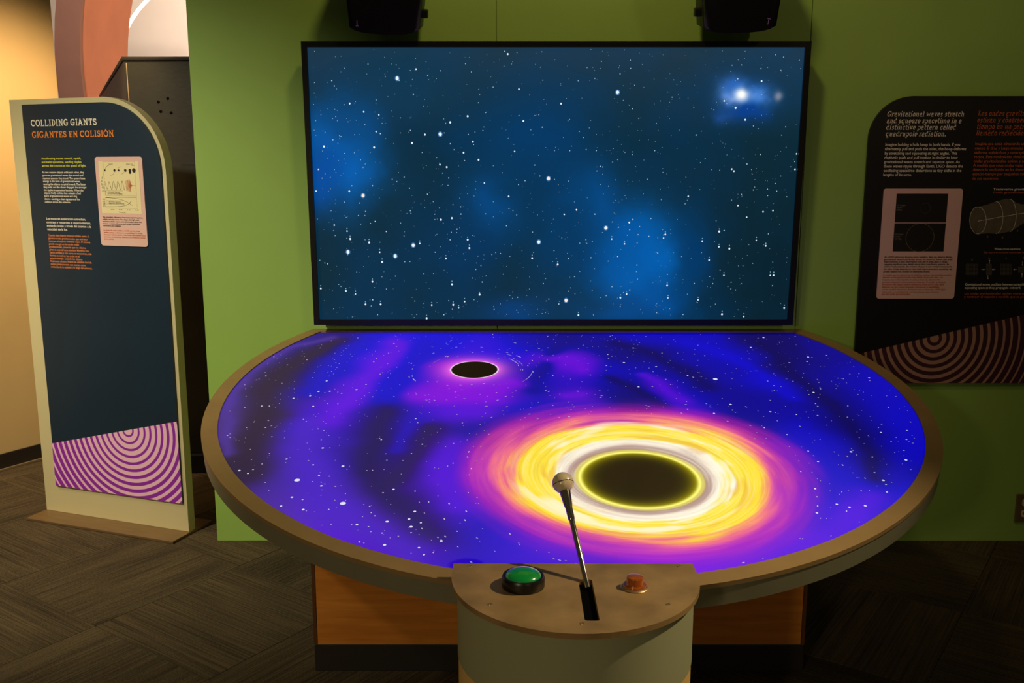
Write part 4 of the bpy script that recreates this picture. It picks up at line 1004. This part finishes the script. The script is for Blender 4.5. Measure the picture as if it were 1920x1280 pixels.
ctext('card_spanish_text', ['La forma de onda cambia a medida que las masas', 'orbitan juntas, se fusionan y se estabilizan. La forma,', 'fuerza y evolución de las ondas llevan información sobre', 'las masas, movimientos, distancia y la inclinación orbital', 'de la colisión.'], M['rust_ink'], .075, .832, .90, .0245, .012, yc_ - .0004)

# ------------------------------------------------------------------ wall graphic on the green wall
gw = empty('wall_graphic', (0, D, 0), None, 'black wall-mounted graphic board about stretching and squeezing gravitational waves', 'information board')
off2 = .016
def wl_(u, v, o_=0.0):
    q = on_wall(u, v, off2); return q.x, q.z
gx0 = (wl_(1629, 240)[0] + wl_(1606, 640)[0]) / 2; gz1 = wl_(1750, 180)[1]; gz0 = wl_(1800, 718)[1]; gx1 = gx0 + 1.18
rr_ = .165
go = [(gx0, gz0), (gx1, gz0)] + [(gx1, gz1), ] + [(gx0 + rr_ + rr_ * math.cos(math.radians(90 + 4.5 * k)), gz1 - rr_ + rr_ * math.sin(math.radians(90 + 4.5 * k))) for k in range(21)]
bd = prism('board', go, 'y', -off2, -.0005, M['board'], gw, .001, 35)
gyt = -off2 - .0006
pa_, pb_, rc2 = wl_(1632, 658), wl_(1919, 590), wl_(1752, 634)
t_ = (pb_[1] - pa_[1]) / (pb_[0] - pa_[0])
Mr2 = ring_print('plum_ring_print', (62, 22, 40), (168, 128, 116), rc2[0], rc2[1], .0310, .60, .030)
prism('ring_band', [(gx0 + .0005, gz0 + .0005), (gx1 - .0005, gz0 + .0005), (gx1 - .0005, pa_[1] + t_ * (gx1 - pa_[0])), (gx0 + .0005, pa_[1] + t_ * (gx0 - pa_[0]))], 'y', -off2 - .0006, -off2 - .0001, Mr2, bd)['label'] = 'plum and tan concentric ring print'
hs = dz_((1700, 209.5), (1700, 219.5), wl_)
def W(name, me, m, uv): x, z = wl_(*uv); return put(name, me, m, bd, x, gyt, z)
W('heading_text', slab_mesh(['Gravitational waves stretch', 'and squeeze spacetime in a', 'distinctive pattern called', 'quadrupole radiation.'], hs, dz_((1662, 218.5), (1662, 255.5), wl_) / 3, dx_((1662, 218), (1807, 218), wl_), .2), M['white_ink'], (1662.5, 218.5))
W('spanish_heading_text', slab_mesh(['Las ondas gravitacionales', 'estiran y contraen el espacio-', 'tiempo en un patrón distintivo', 'llamado radiación cuadrupolar.'], hs, dz_((1832, 217.5), (1832, 254), wl_) / 3, dx_((1832, 217), (1990, 217), wl_), .2), M['rust_ink'], (1832.5, 217.5))
def wpara(name, lines, m, uv0, uw, uvl, bold=.016, sz=.95):
    pitch = abs(wl_(*uv0)[1] - wl_(*uvl)[1]) / max(1, len(lines) - 1)
    me = text_mesh(lines, pitch * sz, pitch, dx_(uv0, (uw, uv0[1]), wl_), bold); return W(name, me, m, uv0)
wpara('body_text', ['Imagine holding a hula hoop in both hands. If you', 'alternately pull and push the sides, the hoop deforms', 'by stretching and squeezing at right angles. This', 'rhythmic push and pull motion is similar to how', 'gravitational waves stretch and squeeze space. As', 'these waves ripple through Earth, LIGO detects the', 'oscillating spacetime distortions as tiny shifts in the', 'lengths of its arms.'], M['white_ink'], (1659.5, 273.5), 1812, (1656.5, 330))
wpara('spanish_body_text', ['Imagina que estás ofreciendo un aro con ambas', 'manos. Si tiras y luego empujas los lados, el aro se', 'deforma estirándose y contrayéndose en ángulos', 'rectos. Este movimiento rítmico es similar a cómo las', 'ondas gravitacionales estiran y contraen el espacio.', 'A medida que estas ondas viajan por la Tierra, LIGO', 'detecta la oscilación en las distorsiones del', 'espacio-tiempo por pequeños cambios en la longitud', 'de sus extremos.'], M['rust_ink'], (1828, 272), 1985, (1824.5, 336.5), .010)
# pink card on the board
def wr(u, v): return wl_(u, v)
c0_, c1_, c2_, c3_ = wr(1655, 354), wr(1804, 353), wr(1789, 559), wr(1644, 560)
gx_0, gx_1 = (c0_[0] + c3_[0]) / 2, (c1_[0] + c2_[0]) / 2
gc = prism('info_card', rrect(gx_0, gx_1, (c2_[1] + c3_[1]) / 2, (c0_[1] + c1_[1]) / 2, .010), 'y', -off2 - .0042, -off2 - .0002, M['card'], gw, .0006); gc['label'] = 'pink card with two dark range maps'
gh = (c0_[1] + c1_[1]) / 2 - (c2_[1] + c3_[1]) / 2; gww = gx_1 - gx_0; gtop = (c0_[1] + c1_[1]) / 2
def G2(a_, c_): return (gx_0 + a_ * gww, gtop - c_ * gh)
gy3 = -off2 - .0048
for nm, ca, cb in (('range_map', .045, .302), ('range_map', .310, .565)):
    q0, q1 = G2(.165, ca), G2(.815, cb)
    prism(nm, [(q0[0], q1[1]), (q1[0], q1[1]), (q1[0], q0[1]), (q0[0], q0[1])], 'y', gy3, -off2 - .0043, M['board'], gc)
def carc(cx, cc, r, n=40): x, z = G2(cx, cc); return [(x + r * math.cos(2 * math.pi * k / n), z + r * math.sin(2 * math.pi * k / n)) for k in range(n + 1)]
line2d('range_circle', [carc(.50, .44, .056)], .0010, mat('ochre_ink', (150, 120, 40), .6), gc, gy3 - .0004)
line2d('range_circle', [carc(.54, .175, .020)], .0007, mat('olive_ink', (84, 84, 40), .6), gc, gy3 - .0004)
def gtext(name, lines, m, a_, c_, w_, p_, bold=.014, yy=None):
    x, z = G2(a_, c_); return put(name, text_mesh(lines, p_ * gh * .95, p_ * gh, w_ * gww, bold), m, gc, x, yy or gy3 - .0004, z)
gtext('map_label', ['O1 Range', 'Radius:', '80 Mpc'], M['grey_ink'], .175, .155, .11, .021); gtext('map_label', ['O4 Range', 'Radius:', '160 Mpc'], M['grey_ink'], .175, .415, .11, .021)
gtext('card_text', ["As LIGO's detectors become more sensitive, they can observe fainter", 'gravitational waves from farther across the universe. Shown: Just small', 'improvements in past observation runs led to large gains in range,', 'revealing significant new details about black hole binary systems. As', "LIGO's reach extends, the volume of space it can monitor increases by", 'the cube of that distance, so even small improvements in sensitivity can', 'greatly expand the number of detectable events.'], M['black_ink'], .065, .622, .88, .0222, .016)
gtext('card_spanish_text', ['A medida que los detectores de LIGO se vuelven más sensibles, pueden', 'detectar ondas gravitacionales más débiles desde más lejos. Las', 'mejoras que se han logrado en cada período de observación', 'permiten descubrir nuevos sistemas binarios. Al ampliar el alcance,', 'el volumen del espacio que se monitorea crece con el cubo de la', 'distancia, así que incluso pequeñas mejoras en la sensibilidad', 'pueden ampliar el número de eventos que se detectan. LIGO sigue', 'mejorando la sensibilidad de sus instrumentos para observar', 'aún más ondas gravitacionales.'], M['rust_ink'], .06, .786, .88, .0222, .012)
# drawing of the travelling wave
wpara('caption_text', ['Transverse gravitational wave'], M['white_ink'], (1862, 356.5), 1958, (1862, 363), .016, 1.0) if False else W('caption_text', text_mesh(['Transverse gravitational wave'], .0125, .0125, dx_((1862, 356), (1962, 356), wl_), .014), M['white_ink'], (1862, 356.5))
W('caption_text', text_mesh(['Onda gravitacional transversal'], .0115, .0115, dx_((1861, 362), (1962, 362), wl_), .008), M['rust_ink'], (1861.5, 362.5))
W('caption_text', text_mesh(['Wave cross sections'], .0125, .0125, dx_((1864, 468), (1913, 468), wl_), .014), M['white_ink'], (1864, 468.5))
W('caption_text', text_mesh(['Esto ocurre en secciones transversales de la onda'], .011, .011, dx_((1844, 474), (1935, 474), wl_), .008), M['rust_ink'], (1844, 474.5))
W('caption_text', text_mesh(['Gravitational waves oscillate between stretching and', 'squeezing space as they propagate outward.'], .0135, dz_((1809, 534.5), (1809, 540.5), wl_), dx_((1809, 535), (1935, 535), wl_), .016), M['white_ink'], (1809, 535))
W('caption_text', text_mesh(['Las ondas gravitacionales oscilan entre estirar', 'y contraer el espacio a medida que se propagan.'], .0125, dz_((1808, 551), (1808, 557), wl_), dx_((1808, 552), (1940, 552), wl_), .010), M['rust_ink'], (1808, 552))
def wpoly(L_): return [wl_(*p) for p in L_]
def ell(cu, cv, ru, rv, a0=0, a1=360, n=40): return wpoly([(cu + ru * math.cos(math.radians(a0 + (a1 - a0) * k / n)), cv + rv * math.sin(math.radians(a0 + (a1 - a0) * k / n))) for k in range(n + 1)])
M['umber'] = mat('umber_print', (92, 84, 66), .6, 0, .2, 30)
tubeL = [(1833, 388), (1850, 384), (1866, 378), (1884, 373), (1896, 373), (1905, 380), (1916, 383), (1940, 380), (1965, 388), (1965, 424), (1940, 414), (1920, 418), (1904, 428), (1892, 434), (1872, 438), (1852, 437), (1834, 438.5)]
V = [(p[0], 0, p[1]) for p in wpoly(tubeL + [(1824, 432), (1819, 418), (1819, 405), (1824, 393)])]
me = bpy.data.meshes.new('wave_tube'); me.from_pydata(V, [], [list(range(len(V)))]); put('wave_tube', me, M['umber'], bd, 0, gyt, 0)
line2d('wave_lines', [ell(1833.5, 413, 15.5, 25.3), ell(1867, 407.5, 13.5, 30, -90, 90, 24), ell(1893, 403.5, 12, 30.5, -90, 90, 24), wpoly([(1833, 414.5), (1876, 406.5), (1965, 392)])], .0014, M['white_ink'], bd, gyt - .0003)
grid = []
for cu, ru, rv in ((1822, 11, 10), (1854, 5, 10), (1886, 10, 10), (1918, 9, 5)):
    for k in range(9):
        f_ = -1 + k * .25; grid.append(wpoly([(cu + f_ * ru, 505 - rv), (cu + f_ * ru, 505 + rv)])); grid.append(wpoly([(cu - ru, 505 + f_ * rv), (cu + ru, 505 + f_ * rv)]))
line2d('section_grids', grid, .0006, M['grey_ink'], bd, gyt - .0003)['kind'] = 'stuff'
arr = []
for p, q in (((1840, 505), (1846, 505)), ((1866, 505), (1860, 505)), ((1855, 494), (1855, 487)), ((1852, 516), (1852, 523)), ((1906, 505), (1900, 505)), ((1917, 490), (1917, 498)), ((1916, 520), (1916, 512))):
    arr.append(wpoly([p, q]))
    d_ = (Vector(q) - Vector(p)).normalized(); n_ = Vector((-d_.y, d_.x)); tip = Vector(q)
    arr.append(wpoly([tuple(tip - d_ * 2.2 + n_ * 1.5), tuple(tip), tuple(tip - d_ * 2.2 - n_ * 1.5)]))
line2d('section_arrows', arr, .0012, M['white_ink'], bd, gyt - .0003)['kind'] = 'stuff'
for ch, uv in (('a', (1850, 445)), ('b', (1878, 447)), ('c', (1906, 434)), ('a', (1821, 488)), ('b', (1853, 486)), ('c', (1885, 486)), ('d', (1917, 485))):
    W('section_letter', text_mesh([ch], .014, .014, None, .02), M['grey_ink'], uv)

# ------------------------------------------------------------------ wall socket by the floor on the right
q0, q1 = on_wall(1906, 925, 0.0), on_wall(1906, 977, 0.0)
ws = empty('wall_socket', ((q0.x + .040), D, (q0.z + q1.z) / 2), None, 'brass-coloured wall socket plate low on the green wall', 'socket')
hz = (q0.z - q1.z) / 2
box('plate', (-.040, -.008, -hz), (.040, -.0005, hz), M['plate'], ws, .003)
for s_ in (-1, 1):
    sk = prism('outlet', rrect(-.017, .017, s_ * .024 - .015, s_ * .024 + .015, .008), 'y', -.0105, -.0081, M['ivory'], ws, .0008)
    for x_ in (-.007, .007): box('slot', (x_ - .0012, -.0112, s_ * .024 - .004), (x_ + .0012, -.0106, s_ * .024 + .006), M['slot'], sk)
